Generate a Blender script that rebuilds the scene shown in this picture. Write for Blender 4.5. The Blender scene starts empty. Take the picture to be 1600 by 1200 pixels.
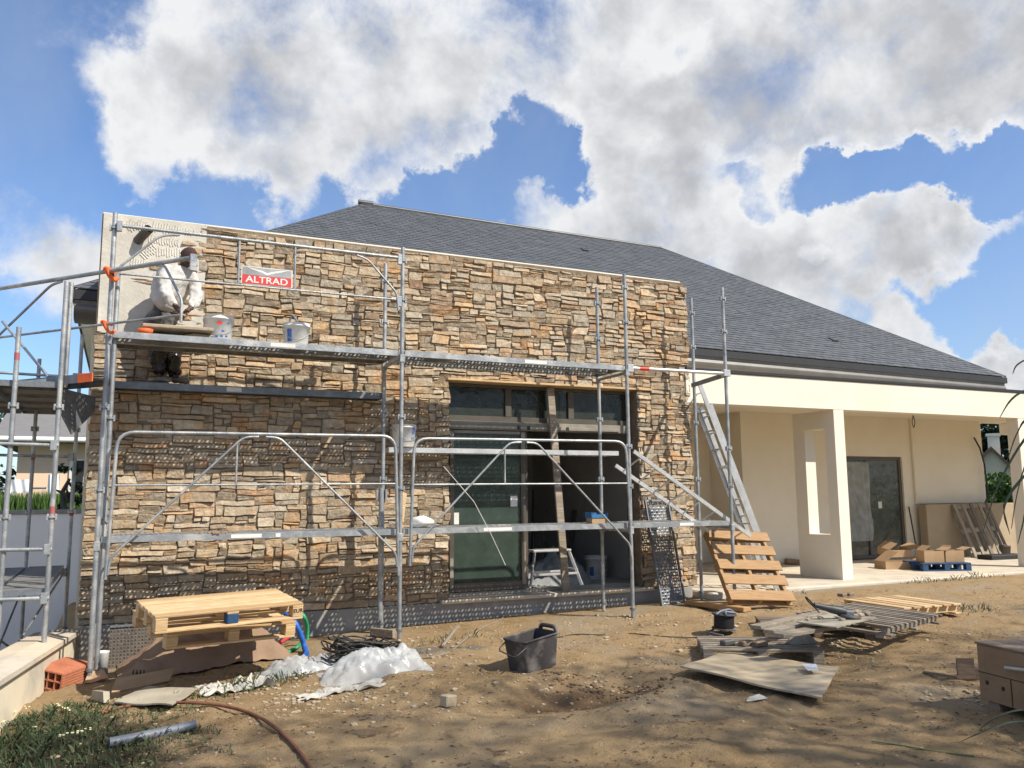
import bpy, bmesh, math, random
import numpy as np
from mathutils import Vector, Matrix, noise
random.seed(7); np.random.seed(7)
PI = math.pi
S = bpy.context.scene
COL = S.collection

# ------------------------------------------------------------------ camera
CAM = Vector((0.1733, -10.0605, 1.4284)); FPX = 1307.53
YAW, PIT, ROL = math.radians(24.997), math.radians(7.519), math.radians(-0.448)
_f = Vector((math.sin(YAW)*math.cos(PIT), math.cos(YAW)*math.cos(PIT), math.sin(PIT)))
_r = Vector((math.cos(YAW), -math.sin(YAW), 0)); _u = _r.cross(_f)
_r2 = math.cos(ROL)*_r + math.sin(ROL)*_u; _u2 = -math.sin(ROL)*_r + math.cos(ROL)*_u
cam = bpy.data.cameras.new("camera"); co = bpy.data.objects.new("camera", cam); COL.objects.link(co)
cam.sensor_width = 36; cam.lens = 36*FPX/1600; cam.clip_end = 3000; cam.clip_start = .05
co.matrix_world = Matrix(((_r2.x, _u2.x, -_f.x, CAM.x), (_r2.y, _u2.y, -_f.y, CAM.y), (_r2.z, _u2.z, -_f.z, CAM.z), (0, 0, 0, 1)))
S.camera = co

def ray(px, py):
    return (px-800)/FPX*_r2 - (py-600)/FPX*_u2 + _f
def PZ(px, py, z):
    d = ray(px, py); return CAM + d*((z-CAM.z)/d.z)
def PY(px, py, y):
    d = ray(px, py); return CAM + d*((y-CAM.y)/d.y)

# ------------------------------------------------------------------ light
SUN = Vector((0.75, -1.0, 1.24)).normalized()
EXPOSURE = 0.6
SUN_E = 4.2
sl = bpy.data.lights.new("sun", 'SUN'); sl.energy = SUN_E; sl.angle = math.radians(.5); sl.color = (1, .93, .82)
so = bpy.data.objects.new("sun", sl); COL.objects.link(so); so.rotation_euler = SUN.to_track_quat('Z', 'Y').to_euler(); so.location = (10, -20, 20)
S.view_settings.view_transform = 'Standard'; S.view_settings.look = 'None'; S.view_settings.gamma = 1
S.view_settings.exposure = EXPOSURE
S.view_settings.use_curve_mapping = False

world = bpy.data.worlds.new("World"); S.world = world; world.use_nodes = True
SKY_TINT = (.62, .72, .86, 1)
CLOUDS = [(320, 40, 110, .6), (480, 40, 170, .9), (700, 40, 180, .9), (640, 140, 130, .8), (215, 180, 95, .8), (320, 200, 130, .9), (430, 215, 120, .8), (560, 220, 85, .8), (560, 270, 50, .5), (650, 210, 80, .7), (730, 130, 80, .8), (400, 130, 100, .5),
          (1000, 170, 150, .9), (1120, 60, 220, .9), (1350, 40, 220, 1.0), (1560, 40, 220, 1.0), (1120, 190, 110, .8), (1240, 180, 105, .9), (1400, 150, 90, .6), (1530, 130, 110, .8), (1570, 200, 45, .5),
          (900, 60, 160, .8), (840, 350, 75, .9), (960, 325, 80, 1.0), (1060, 310, 75, .9), (1110, 410, 110, .8), (1220, 370, 90, .9), (1330, 375, 85, .9), (1430, 360, 75, .9), (1530, 350, 60, .9), (1480, 405, 60, .8),
          (1400, 450, 60, .6), (1250, 480, 110, .8), (1420, 545, 55, 1.2), (1500, 560, 60, 1.3), (1560, 590, 50, 1.0), (1640, 600, 60, .8),
          (60, 350, 100, .55), (140, 395, 70, .5), (60, 480, 90, .4), (450, 320, 55, .45), (30, 30, 90, .25), (150, 60, 90, .15),
          (1030, 62, 46, -.7), (1055, 95, 46, -.8), (1005, 100, 36, -.4), (820, 195, 55, -1.0), (850, 245, 45, -.9), (745, 215, 70, .5), (770, 260, 40, -.6), (700, 300, 45, -.6), (1010, 275, 40, -.7), (1110, 280, 40, -.7), (1200, 285, 45, -.9),
          (1290, 275, 45, -1.5), (1350, 275, 45, -1.6), (1410, 260, 48, -1.6), (1470, 240, 45, -1.4), (1530, 270, 45, -1.4), (1590, 270, 50, -1.3), (300, 310, 70, -.8), (1295, 395, 16, -.9), (1500, 440, 40, .35),
          (1480, 480, 55, -.8), (1570, 440, 80, -1.0), (90, 200, 80, -.5)]
def build_world():
    nt = world.node_tree; N = nt.nodes; L = nt.links; N.clear()
    out = N.new('ShaderNodeOutputWorld'); bg = N.new('ShaderNodeBackground'); bg.inputs[1].default_value = 0.135
    L.new(bg.outputs[0], out.inputs[0])
    sky = N.new('ShaderNodeTexSky'); sky.sky_type = 'NISHITA'; sky.sun_disc = False
    sky.sun_elevation = math.asin(SUN.z); sky.sun_rotation = math.atan2(SUN.x, SUN.y); sky.altitude = 60
    sky.air_density = 1.0; sky.dust_density = .6; sky.ozone_density = 2.2
    tc = N.new('ShaderNodeTexCoord')
    def math_(op, a, b=None, clamp=False):
        n = N.new('ShaderNodeMath'); n.operation = op; n.use_clamp = clamp
        for i, x in enumerate((a, b)):
            if x is None: continue
            if isinstance(x, (int, float)): n.inputs[i].default_value = x
            else: L.new(x, n.inputs[i])
        return n.outputs[0]
    def noise_(vec, scale, detail, rough=.55, dist=0., off=(0, 0, 0)):
        m = N.new('ShaderNodeMapping'); m.inputs['Location'].default_value = off; L.new(vec, m.inputs[0])
        n = N.new('ShaderNodeTexNoise'); n.inputs['Scale'].default_value = scale; n.inputs['Detail'].default_value = detail
        n.inputs['Roughness'].default_value = rough; n.inputs['Distortion'].default_value = dist
        L.new(m.outputs[0], n.inputs['Vector']); return n
    # direction, slightly warped so that the cloud edges are ragged
    wn = noise_(tc.outputs['Generated'], 5.5, 7, .62)
    sub = N.new('ShaderNodeVectorMath'); sub.operation = 'SUBTRACT'; L.new(wn.outputs['Color'], sub.inputs[0]); sub.inputs[1].default_value = (.5, .5, .5)
    scl = N.new('ShaderNodeVectorMath'); scl.operation = 'SCALE'; L.new(sub.outputs[0], scl.inputs[0]); scl.inputs['Scale'].default_value = .2
    add = N.new('ShaderNodeVectorMath'); add.operation = 'ADD'; L.new(tc.outputs['Generated'], add.inputs[0]); L.new(scl.outputs[0], add.inputs[1])
    nrm = N.new('ShaderNodeVectorMath'); nrm.operation = 'NORMALIZE'; L.new(add.outputs[0], nrm.inputs[0])
    D = nrm.outputs[0]
    # cumulus masses of this sky: (pixel-free) directions are derived once from where they stand in the sky
    blobs = CLOUDS
    tot = None; topl = None
    for (px, py, rad, w) in blobs:
        d = ray(px, py).normalized()
        dp = N.new('ShaderNodeVectorMath'); dp.operation = 'DOT_PRODUCT'; L.new(D, dp.inputs[0]); dp.inputs[1].default_value = d
        mr = N.new('ShaderNodeMapRange'); mr.interpolation_type = 'SMOOTHSTEP'
        ang = rad/FPX
        mr.inputs['From Min'].default_value = math.cos(ang*1.25); mr.inputs['From Max'].default_value = math.cos(ang*.25)
        mr.inputs['To Min'].default_value = 0; mr.inputs['To Max'].default_value = w
        L.new(dp.outputs['Value'], mr.inputs[0])
        tot = mr.outputs[0] if tot is None else math_('ADD', tot, mr.outputs[0])
    # clouds elsewhere in the sky, out of the picture
    sepd = N.new('ShaderNodeVectorMath'); sepd.operation = 'DOT_PRODUCT'; L.new(tc.outputs['Generated'], sepd.inputs[0]); sepd.inputs[1].default_value = _f
    away = N.new('ShaderNodeMapRange'); away.inputs['From Min'].default_value = .72; away.inputs['From Max'].default_value = .5
    away.inputs['To Min'].default_value = 0; away.inputs['To Max'].default_value = 1; L.new(sepd.outputs['Value'], away.inputs[0])
    gn = noise_(tc.outputs['Generated'], 2.2, 3, .5, 0, (3, 1, 0))
    g2 = N.new('ShaderNodeMapRange'); g2.interpolation_type = 'SMOOTHSTEP'; g2.inputs['From Min'].default_value = .42; g2.inputs['From Max'].default_value = .6
    L.new(gn.outputs[0], g2.inputs[0])
    tot = math_('ADD', tot, math_('MULTIPLY', away.outputs[0], g2.outputs[0]))
    n1 = noise_(tc.outputs['Generated'], 7, 9, .62, .15)
    n2 = noise_(tc.outputs['Generated'], 2.6, 5, .5, .1, (1.3, .2, .7))
    n3 = noise_(tc.outputs['Generated'], 15, 6, .6, .1, (.3, 2.2, .7))
    ct = math_('MINIMUM', math_('MAXIMUM', tot, -.6), 1.0); ct2 = math_('MINIMUM', math_('MAXIMUM', tot, 0.), 2.4)
    dens = math_('ADD', math_('MULTIPLY', ct, .62), math_('MULTIPLY', math_('SUBTRACT', n1.outputs[0], .5), 1.65))
    cov = N.new('ShaderNodeMapRange'); cov.interpolation_type = 'SMOOTHSTEP'
    cov.inputs['From Min'].default_value = .15; cov.inputs['From Max'].default_value = .66; L.new(dens, cov.inputs[0])
    # cloud tone: thin rims bright, thick cores and bases grey
    th = N.new('ShaderNodeMapRange'); th.interpolation_type = 'SMOOTHSTEP'
    up = N.new('ShaderNodeVectorMath'); up.operation = 'ADD'; L.new(tc.outputs['Generated'], up.inputs[0]); up.inputs[1].default_value = (.012, .0, .04)
    n1u = noise_(up.outputs[0], 8, 6, .58, .15); n1d = noise_(tc.outputs['Generated'], 8, 6, .58, .15)
    relief = math_('MULTIPLY', math_('SUBTRACT', n1u.outputs[0], n1d.outputs[0]), 2.5)
    th.inputs['From Min'].default_value = .1; th.inputs['From Max'].default_value = 1.55
    L.new(math_('ADD', math_('ADD', relief, math_('MULTIPLY', ct2, .40)), math_('ADD', math_('MULTIPLY', math_('SUBTRACT', n2.outputs[0], .5), 1.7), math_('MULTIPLY', math_('SUBTRACT', n3.outputs[0], .5), .45))), th.inputs[0])
    cr = N.new('ShaderNodeValToRGB'); L.new(th.outputs[0], cr.inputs[0])
    cr.color_ramp.elements[0].color = (4.3, 4.36, 4.45, 1); cr.color_ramp.elements[0].position = .1
    cr.color_ramp.elements[1].color = (2.55, 2.6, 2.72, 1); cr.color_ramp.elements[1].position = .95
    e = cr.color_ramp.elements.new(.5); e.color = (3.45, 3.52, 3.64, 1)
    # thin veil
    vn = noise_(tc.outputs['Generated'], 3.4, 6, .6, .4, (5, 2, 1))
    vv = N.new('ShaderNodeMapRange'); vv.inputs['From Min'].default_value = .42; vv.inputs['From Max'].default_value = .75
    vv.inputs['To Max'].default_value = .3; L.new(vn.outputs[0], vv.inputs[0])
    hs = N.new('ShaderNodeMix'); hs.data_type = 'RGBA'; hs.blend_type = 'MULTIPLY'; hs.inputs[0].default_value = 1
    L.new(sky.outputs[0], hs.inputs[6]); hs.inputs[7].default_value = SKY_TINT
    mv = N.new('ShaderNodeMix'); mv.data_type = 'RGBA'; L.new(vv.outputs[0], mv.inputs[0]); L.new(hs.outputs[2], mv.inputs[6]); mv.inputs[7].default_value = (2.6, 2.9, 3.3, 1)
    mx = N.new('ShaderNodeMix'); mx.data_type = 'RGBA'; L.new(cov.outputs[0], mx.inputs[0]); L.new(mv.outputs[2], mx.inputs[6]); L.new(cr.outputs[0], mx.inputs[7])
    L.new(mx.outputs[2], bg.inputs[0])
build_world()

# ------------------------------------------------------------------ helpers
class MB:
    """collects geometry for ONE mesh object"""
    def __init__(s): s.v = []; s.f = []; s.m = []; s.T = Matrix.Identity(4); s.sm = []; s.mi = 0; s.smooth = False
    def add(s, vs, fs):
        b = len(s.v); T = s.T
        s.v.extend((T @ Vector(v))[:] for v in vs)
        for f in fs: s.f.append([i+b for i in f]); s.m.append(s.mi); s.sm.append(s.smooth)
    def box(s, x0, x1, y0, y1, z0, z1, c=0):
        if x0 > x1: x0, x1 = x1, x0
        if y0 > y1: y0, y1 = y1, y0
        if z0 > z1: z0, z1 = z1, z0
        if c <= 0:
            v = [(x, y, z) for x in (x0, x1) for y in (y0, y1) for z in (z0, z1)]
            s.add(v, [(0, 1, 3, 2), (4, 6, 7, 5), (0, 4, 5, 1), (2, 3, 7, 6), (0, 2, 6, 4), (1, 5, 7, 3)]); return
        h = ((x1-x0)/2, (y1-y0)/2, (z1-z0)/2); ce = ((x0+x1)/2, (y0+y1)/2, (z0+z1)/2)
        c = min(c, .45*min(h)); idx = {}; v = []
        for sx in (-1, 1):
            for sy in (-1, 1):
                for sz in (-1, 1):
                    sg = (sx, sy, sz)
                    for a in range(3):
                        idx[(sg, a)] = len(v)
                        v.append(tuple(ce[k]+sg[k]*(h[k] if k == a else h[k]-c) for k in range(3)))
        f = []
        for a in range(3):
            b, d = (a+1) % 3, (a+2) % 3
            for sa in (-1, 1):
                q = []
                for (sb, sd) in ((-1, -1), (1, -1), (1, 1), (-1, 1)):
                    g = [0]*3; g[a] = sa; g[b] = sb; g[d] = sd; q.append(idx[(tuple(g), a)])
                f.append(q if sa > 0 else q[::-1])
            for sa in (-1, 1):
                for sb in (-1, 1):
                    q = []
                    for (ax, sd) in ((a, -1), (a, 1), (b, 1), (b, -1)):
                        g = [0]*3; g[a] = sa; g[b] = sb; g[d] = sd; q.append(idx[(tuple(g), ax)])
                    f.append(q if sa*sb < 0 else q[::-1])
        for sx in (-1, 1):
            for sy in (-1, 1):
                for sz in (-1, 1):
                    q = [idx[((sx, sy, sz), a)] for a in range(3)]
                    f.append(q if sx*sy*sz > 0 else q[::-1])
        s.add(v, f)
    def bar(s, a, b, w, h, c=0.002, up=(0, 0, 1)):
        """box-section bar from a to b; w sideways, h along up"""
        a = Vector(a); b = Vector(b); d = b-a; l = d.length
        if l < 1e-6: return
        x = d/l; u = Vector(up); y = u.cross(x)
        if y.length < 1e-4: y = Vector((0, 1, 0)).cross(x)
        y.normalize(); z = x.cross(y)
        T0 = s.T
        s.T = T0 @ Matrix(((x.x, y.x, z.x, a.x), (x.y, y.y, z.y, a.y), (x.z, y.z, z.z, a.z), (0, 0, 0, 1)))
        s.box(0, l, -w/2, w/2, -h/2, h/2, c); s.T = T0
    def tube(s, pts, r, n=10, cap=True, closed=False):
        pts = [Vector(p) for p in pts]; k = len(pts)
        rs = r if isinstance(r, (list, tuple)) else [r]*k
        vs = []; fs = []; prev = None
        for i, p in enumerate(pts):
            if closed: t = (pts[(i+1) % k]-pts[i-1])
            else: t = (pts[min(i+1, k-1)]-pts[max(i-1, 0)])
            t.normalize()
            if prev is None:
                u = t.orthogonal().normalized()
            else:
                u = prev-t*prev.dot(t)
                u = u.normalized() if u.length > 1e-5 else t.orthogonal().normalized()
            prev = u; w = t.cross(u)
            for j in range(n):
                a = 2*PI*j/n; vs.append(p+(u*math.cos(a)+w*math.sin(a))*rs[i])
        for i in range(k if closed else k-1):
            for j in range(n):
                a = i*n+j; b = i*n+(j+1) % n; c = ((i+1) % k)*n+(j+1) % n; d = ((i+1) % k)*n+j
                fs.append((a, b, c, d))
        sm = s.smooth; s.smooth = True; s.add(vs, fs)
        s.smooth = False
        if cap and not closed:
            s.add(vs[:n], [tuple(range(n))[::-1]]); s.add(vs[-n:], [tuple(range(n))])
        s.smooth = sm
    def lathe(s, prof, n=24):
        vs = []; fs = []
        for (r, z) in prof:
            for j in range(n): a = 2*PI*j/n; vs.append((r*math.cos(a), r*math.sin(a), z))
        for i in range(len(prof)-1):
            for j in range(n): fs.append((i*n+j, i*n+(j+1) % n, (i+1)*n+(j+1) % n, (i+1)*n+j))
        sm = s.smooth; s.smooth = True; s.add(vs, fs); s.smooth = sm
    def prism(s, poly, n):
        """extrude polygon (3-D points) by vector n"""
        n = Vector(n); k = len(poly); p = [Vector(q) for q in poly]
        vs = p+[q+n for q in p]
        s.add(vs, [tuple(range(k))[::-1], tuple(range(k, 2*k))]+[(i, (i+1) % k, (i+1) % k+k, i+k) for i in range(k)])
    def quad(s, *p): s.add(p, [tuple(range(len(p)))])
    def grid(s, fn, nu, nv, closed_u=False):
        vs = [fn(i/nu, j/nv) for j in range(nv+1) for i in range(nu+1)]
        fs = [(j*(nu+1)+i, j*(nu+1)+i+1, (j+1)*(nu+1)+i+1, (j+1)*(nu+1)+i) for j in range(nv) for i in range(nu)]
        s.add(vs, fs)
    def mesh(s, name, mats, recalc=True):
        me = bpy.data.meshes.new(name); me.from_pydata(s.v, [], s.f)
        for m in (mats if isinstance(mats, (list, tuple)) else [mats]): me.materials.append(m)
        me.polygons.foreach_set('material_index', s.m); me.polygons.foreach_set('use_smooth', s.sm); me.update()
        if recalc and len(s.f) < 40000:
            b = bmesh.new(); b.from_mesh(me); bmesh.ops.recalc_face_normals(b, faces=b.faces); b.to_mesh(me); b.free()
        return me
    def build(s, name, mats, parent=None, loc=None, recalc=True):
        """world-space vertices; loc = the object's base (its origin)"""
        base = Vector((0, 0, 0))
        if parent is not None: base = world_loc(parent)
        if loc is not None: base = Vector(loc)
        if base.length: s.v = [(Vector(v)-base)[:] for v in s.v]
        me = s.mesh(name, mats, recalc)
        o = bpy.data.objects.new(name, me); COL.objects.link(o)
        if parent is not None: o.parent = parent; o.location = base-world_loc(parent)
        else: o.location = base
        return o
def world_loc(o):
    t = Vector(o.location)
    while o.parent is not None: o = o.parent; t = t+Vector(o.location)
    return t
def tag(o, label=None, cat=None, group=None, kind=None):
    if label: o['label'] = label
    if cat: o['category'] = cat
    if group: o['group'] = group
    if kind: o['kind'] = kind
    return o
def thing(name, loc, label, cat, group=None):
    o = bpy.data.objects.new(name, None); COL.objects.link(o); o.location = loc; o.empty_display_size = .2
    return tag(o, label, cat, group)
def copy_tree(o, parent=None):
    c = o.copy(); COL.objects.link(c); c.parent = parent
    for ch in list(o.children): copy_tree(ch, c)
    return c

# ------------------------------------------------------------------ materials
MATS = {}
def M(name, c1, c2=None, scale=6., rough=.7, metal=0., bump=0., bscale=None, stretch=(1, 1, 1), c3=None, s3=1.2, detail=6, spec=.5, trans=0, alpha=1, lo=.35, hi=.65, coat=0):
    m = bpy.data.materials.new(name); m.use_nodes = True; nt = m.node_tree; N = nt.nodes; L = nt.links
    p = N['Principled BSDF']; p.inputs['Roughness'].default_value = rough; p.inputs['Metallic'].default_value = metal
    p.inputs['Specular IOR Level'].default_value = spec
    if trans: p.inputs['Transmission Weight'].default_value = trans
    if alpha < 1: p.inputs['Alpha'].default_value = alpha
    if coat: p.inputs['Coat Weight'].default_value = coat
    tc = N.new('ShaderNodeTexCoord'); mp = N.new('ShaderNodeMapping'); mp.inputs['Scale'].default_value = stretch
    L.new(tc.outputs['Object'], mp.inputs[0])
    def nz(sc, det=detail):
        n = N.new('ShaderNodeTexNoise'); n.inputs['Scale'].default_value = sc; n.inputs['Detail'].default_value = det; n.inputs['Roughness'].default_value = .62
        L.new(mp.outputs[0], n.inputs['Vector']); return n
    if c2 is None: c2 = tuple(x*.72 for x in c1)
    a = nz(scale); r = N.new('ShaderNodeMapRange'); r.inputs['From Min'].default_value = lo; r.inputs['From Max'].default_value = hi; L.new(a.outputs[0], r.inputs[0])
    mx = N.new('ShaderNodeMix'); mx.data_type = 'RGBA'; L.new(r.outputs[0], mx.inputs[0]); mx.inputs[6].default_value = (*c1, 1); mx.inputs[7].default_value = (*c2, 1)
    outc = mx.outputs[2]
    if c3 is not None:
        b = nz(s3, 4); r2 = N.new('ShaderNodeMapRange'); r2.inputs['From Min'].default_value = .48; r2.inputs['From Max'].default_value = .66; L.new(b.outputs[0], r2.inputs[0])
        m2 = N.new('ShaderNodeMix'); m2.data_type = 'RGBA'; L.new(r2.outputs[0], m2.inputs[0]); L.new(outc, m2.inputs[6]); m2.inputs[7].default_value = (*c3, 1); outc = m2.outputs[2]
    L.new(outc, p.inputs['Base Color'])
    if bump:
        bn = nz(bscale or scale*3, 5); bp = N.new('ShaderNodeBump'); bp.inputs['Strength'].default_value = bump; bp.inputs['Distance'].default_value = .02
        L.new(bn.outputs[0], bp.inputs['Height']); L.new(bp.outputs[0], p.inputs['Normal'])
    MATS[name] = m; return m
def attr_mat(name, rough=.85, bump=.5, bscale=40, spec=.3, vscale=14, vamt=.45, warm=(1.1, .92, .72)):
    """per-piece colour from the mesh attribute 'tone' with grain on top"""
    m = bpy.data.materials.new(name); m.use_nodes = True; nt = m.node_tree; N = nt.nodes; L = nt.links
    p = N['Principled BSDF']; p.inputs['Roughness'].default_value = rough; p.inputs['Specular IOR Level'].default_value = spec
    at = N.new('ShaderNodeAttribute'); at.attribute_name = 'tone'
    tc = N.new('ShaderNodeTexCoord')
    n = N.new('ShaderNodeTexNoise'); n.inputs['Scale'].default_value = vscale; n.inputs['Detail'].default_value = 8; n.inputs['Roughness'].default_value = .68; L.new(tc.outputs['Object'], n.inputs['Vector'])
    r = N.new('ShaderNodeMapRange'); r.inputs['From Min'].default_value = .25; r.inputs['From Max'].default_value = .75; r.inputs['To Min'].default_value = 1-vamt; r.inputs['To Max'].default_value = 1+vamt; L.new(n.outputs[0], r.inputs[0])
    mu = N.new('ShaderNodeMix'); mu.data_type = 'RGBA'; mu.blend_type = 'MULTIPLY'; mu.inputs[0].default_value = 1
    L.new(at.outputs['Color'], mu.inputs[6]); L.new(r.outputs[0], mu.inputs[7])
    n2 = N.new('ShaderNodeTexNoise'); n2.inputs['Scale'].default_value = 5; n2.inputs['Detail'].default_value = 5; L.new(tc.outputs['Object'], n2.inputs['Vector'])
    r2 = N.new('ShaderNodeMapRange'); r2.inputs['From Min'].default_value = .5; r2.inputs['From Max'].default_value = .7; L.new(n2.outputs[0], r2.inputs[0])
    m2 = N.new('ShaderNodeMix'); m2.data_type = 'RGBA'; m2.blend_type = 'MULTIPLY'; L.new(r2.outputs[0], m2.inputs[0]); L.new(mu.outputs[2], m2.inputs[6]); m2.inputs[7].default_value = (*warm, 1)
    L.new(m2.outputs[2], p.inputs['Base Color'])
    bn = N.new('ShaderNodeTexNoise'); bn.inputs['Scale'].default_value = bscale; bn.inputs['Detail'].default_value = 6; L.new(tc.outputs['Object'], bn.inputs['Vector'])
    bp = N.new('ShaderNodeBump'); bp.inputs['Strength'].default_value = bump; bp.inputs['Distance'].default_value = .02; L.new(bn.outputs[0], bp.inputs['Height']); L.new(bp.outputs[0], p.inputs['Normal'])
    MATS[name] = m; return m

STEEL = M("galvanised_steel", (.36, .38, .39), (.25, .265, .275), 9, .45, .5, .2, 60, c3=(.50, .50, .48), s3=5)
STEEL_D = M("worn_steel", (.24, .26, .28), (.15, .16, .17), 8, .5, .5, .2, 50)
ALU = M("aluminium", (.72, .72, .70), (.55, .55, .54), 7, .38, .6, .1, 50)
PLY_D = M("dark_plywood", (.12, .10, .08), (.07, .06, .05), 6, .8, 0, .2, 30)
CREAM = M("cream_render", (.77, .715, .605), (.745, .685, .57), 2.2, .92, 0, .2, 140, spec=.2, c3=(.725, .66, .54), s3=.6)
CREAM_B = M("brown_render", (.40, .32, .22), (.35, .28, .19), 2.2, .92, 0, .2, 90, spec=.2)
CEMENT = M("cement_adhesive", (.56, .53, .46), (.46, .43, .37), 2.6, .95, 0, .35, 26, c3=(.64, .61, .54), s3=1.6, spec=.2)
MORTAR = M("dark_mortar", (.235, .185, .13), (.15, .115, .08), 9, .95, 0, .3, 40, spec=.2)
PLINTH = M("grey_plinth", (.30, .29, .27), (.21, .20, .185), 4, .92, 0, .3, 40, c3=(.37, .35, .31), s3=2)
CONC = M("pale_concrete", (.56, .50, .41), (.44, .39, .31), 3.5, .92, 0, .35, 40, c3=(.62, .52, .38), s3=1.2)
WALLGREY = M("pale_grey_render", (.80, .80, .79), (.76, .76, .755), 1.2, .92, 0, .05, 60)
STONE = attr_mat("ledge_stone", .88, .7, 34, .25, 16, .42, (1.12, .9, .68))
SLATE = attr_mat("slate", .55, .25, 60, .5, 20, .25, (.92, .98, 1.0))
ZINC = M("anthracite_zinc", (.085, .085, .085), (.06, .06, .06), 3, .42, .25, .05, 20)
GUTTER = M("grey_gutter", (.15, .14, .13), (.115, .11, .10), 3, .45, .3, .03, 20)
BLACKM = M("black_flashing_and_shadow", (.018, .018, .02), (.012, .012, .013), 5, .55, 0, .05, 20)
FRAME = M("bronze_frame", (.115, .10, .08), (.085, .075, .06), 4, .45, .3, .05, 30)
FRAME_L = M("sunlit_frame", (.30, .27, .22), (.22, .20, .165), 6, .5, .2, .1, 30)  # lighter copy of the bronze frame, sunlight put into its colour
INNER = M("grey_plaster", (.46, .445, .41), (.39, .375, .35), 2, .95, 0, .1, 40)
WOOD = M("new_pine", (.60, .42, .22), (.46, .30, .145), 5, .75, 0, .3, 30, stretch=(1.2, 14, 14), c3=(.66, .49, .28), s3=2)
WOOD2 = M("new_pine_pale", (.68, .50, .29), (.52, .355, .185), 5, .75, 0, .3, 30, stretch=(1.2, 14, 14))
WOOD3 = M("new_pine_brown", (.50, .335, .165), (.40, .25, .12), 5, .75, 0, .3, 30, stretch=(1.2, 14, 14))
WOOD_A = M("orange_pine", (.50, .29, .125), (.36, .20, .08), 5, .75, 0, .3, 30, stretch=(1.2, 14, 14))
WOOD_B = M("brown_pallet_wood", (.42, .26, .125), (.31, .18, .08), 5, .8, 0, .3, 30, stretch=(1.2, 14, 14))
WOOD_G = M("weathered_wood", (.33, .275, .21), (.20, .165, .125), 5, .88, 0, .45, 34, stretch=(1.2, 13, 13), c3=(.40, .345, .27), s3=3)
WOOD_G2 = M("weathered_wood_dark", (.235, .19, .145), (.15, .12, .09), 5, .9, 0, .45, 34, stretch=(1.2, 13, 13))
WOOD_D2 = M("damp_wood_dark", (.17, .12, .08), (.11, .075, .05), 5, .85, 0, .4, 34, stretch=(1.2, 13, 13))
WOOD_D = M("damp_wood", (.23, .165, .115), (.15, .105, .07), 5, .85, 0, .4, 34, stretch=(1.2, 13, 13), c3=(.29, .22, .16), s3=3)
PLYW = M("plywood_sheet", (.47, .38, .255), (.37, .295, .19), 2.5, .8, 0, .2, 30, stretch=(1, 5, 1), c3=(.25, .22, .17), s3=1.7)
BOARDG = M("dusty_board", (.42, .38, .29), (.33, .29, .215), 4, .9, 0, .25, 30)
CARD = M("cardboard", (.43, .29, .165), (.36, .235, .13), 4, .9, 0, .12, 40)
KRAFT = M("kraft_paper", (.30, .20, .13), (.23, .15, .095), 3, .85, 0, .3, 14)
TERRA = M("terracotta", (.50, .19, .105), (.38, .135, .07), 6, .85, 0, .3, 60)
RUST = M("rusty_hose", (.22, .085, .04), (.13, .05, .028), 7, .75, 0, .2, 60)
PVC = M("grey_pvc", (.17, .19, .225), (.13, .145, .17), 6, .5, 0, .1, 40)
PVC_D = M("dark_pvc", (.10, .095, .085), (.07, .065, .06), 8, .6, 0, .1, 40)
WHITEP = M("white_plastic", (.74, .73, .70), (.66, .65, .61), 5, .45, 0, .05, 20, c3=(.58, .56, .5), s3=5)
BLUEP = M("blue_print", (.06, .13, .38), (.05, .10, .30), 5, .5)
REDP = M("red_print", (.62, .045, .04), (.52, .035, .03), 5, .5)
ORANGE = M("orange_strap", (.85, .16, .03), (.70, .11, .02), 6, .6, 0, .2, 30)
BLUEC = M("blue_conduit", (.03, .15, .55), (.025, .11, .42), 6, .5)
GREENC = M("green_conduit", (.03, .36, .16), (.02, .26, .11), 6, .5)
REDC = M("red_conduit", (.60, .06, .07), (.45, .04, .05), 6, .5)
BLACKR = M("black_rubber", (.022, .020, .019), (.014, .013, .012), 8, .6, 0, .1, 40)
TUBM = M("dusty_black_plastic", (.045, .040, .042), (.03, .027, .029), 5, .6, 0, .15, 30, c3=(.16, .145, .135), s3=5)
BLUEPAL = M("blue_paint", (.02, .07, .16), (.015, .05, .12), 7, .75, 0, .2, 30)
SKIN = M("dark_skin", (.085, .045, .028), (.065, .034, .021), 8, .55)
HOOD = M("white_sweatshirt", (.60, .585, .555), (.53, .515, .485), 9, .95, 0, .6, 16, c3=(.50, .475, .435), s3=5)
TROUS = M("dusty_dark_trousers", (.06, .058, .058), (.03, .03, .032), 9, .75, 0, .4, 20, c3=(.16, .15, .14), s3=8)
BAGBLK = M("black_bin_liner", (.014, .014, .015), (.009, .009, .010), 6, .25, 0, .6, 12)
CAPM = M("maroon_cap", (.055, .022, .018), (.04, .016, .013), 8, .85)
SHOE = M("dusty_shoe", (.23, .21, .18), (.15, .135, .115), 9, .85, 0, .3, 30)
DIRTY = M("mortar_crumbs", (.42, .385, .32), (.28, .25, .2), 12, .95, 0, .5, 30)
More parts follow.
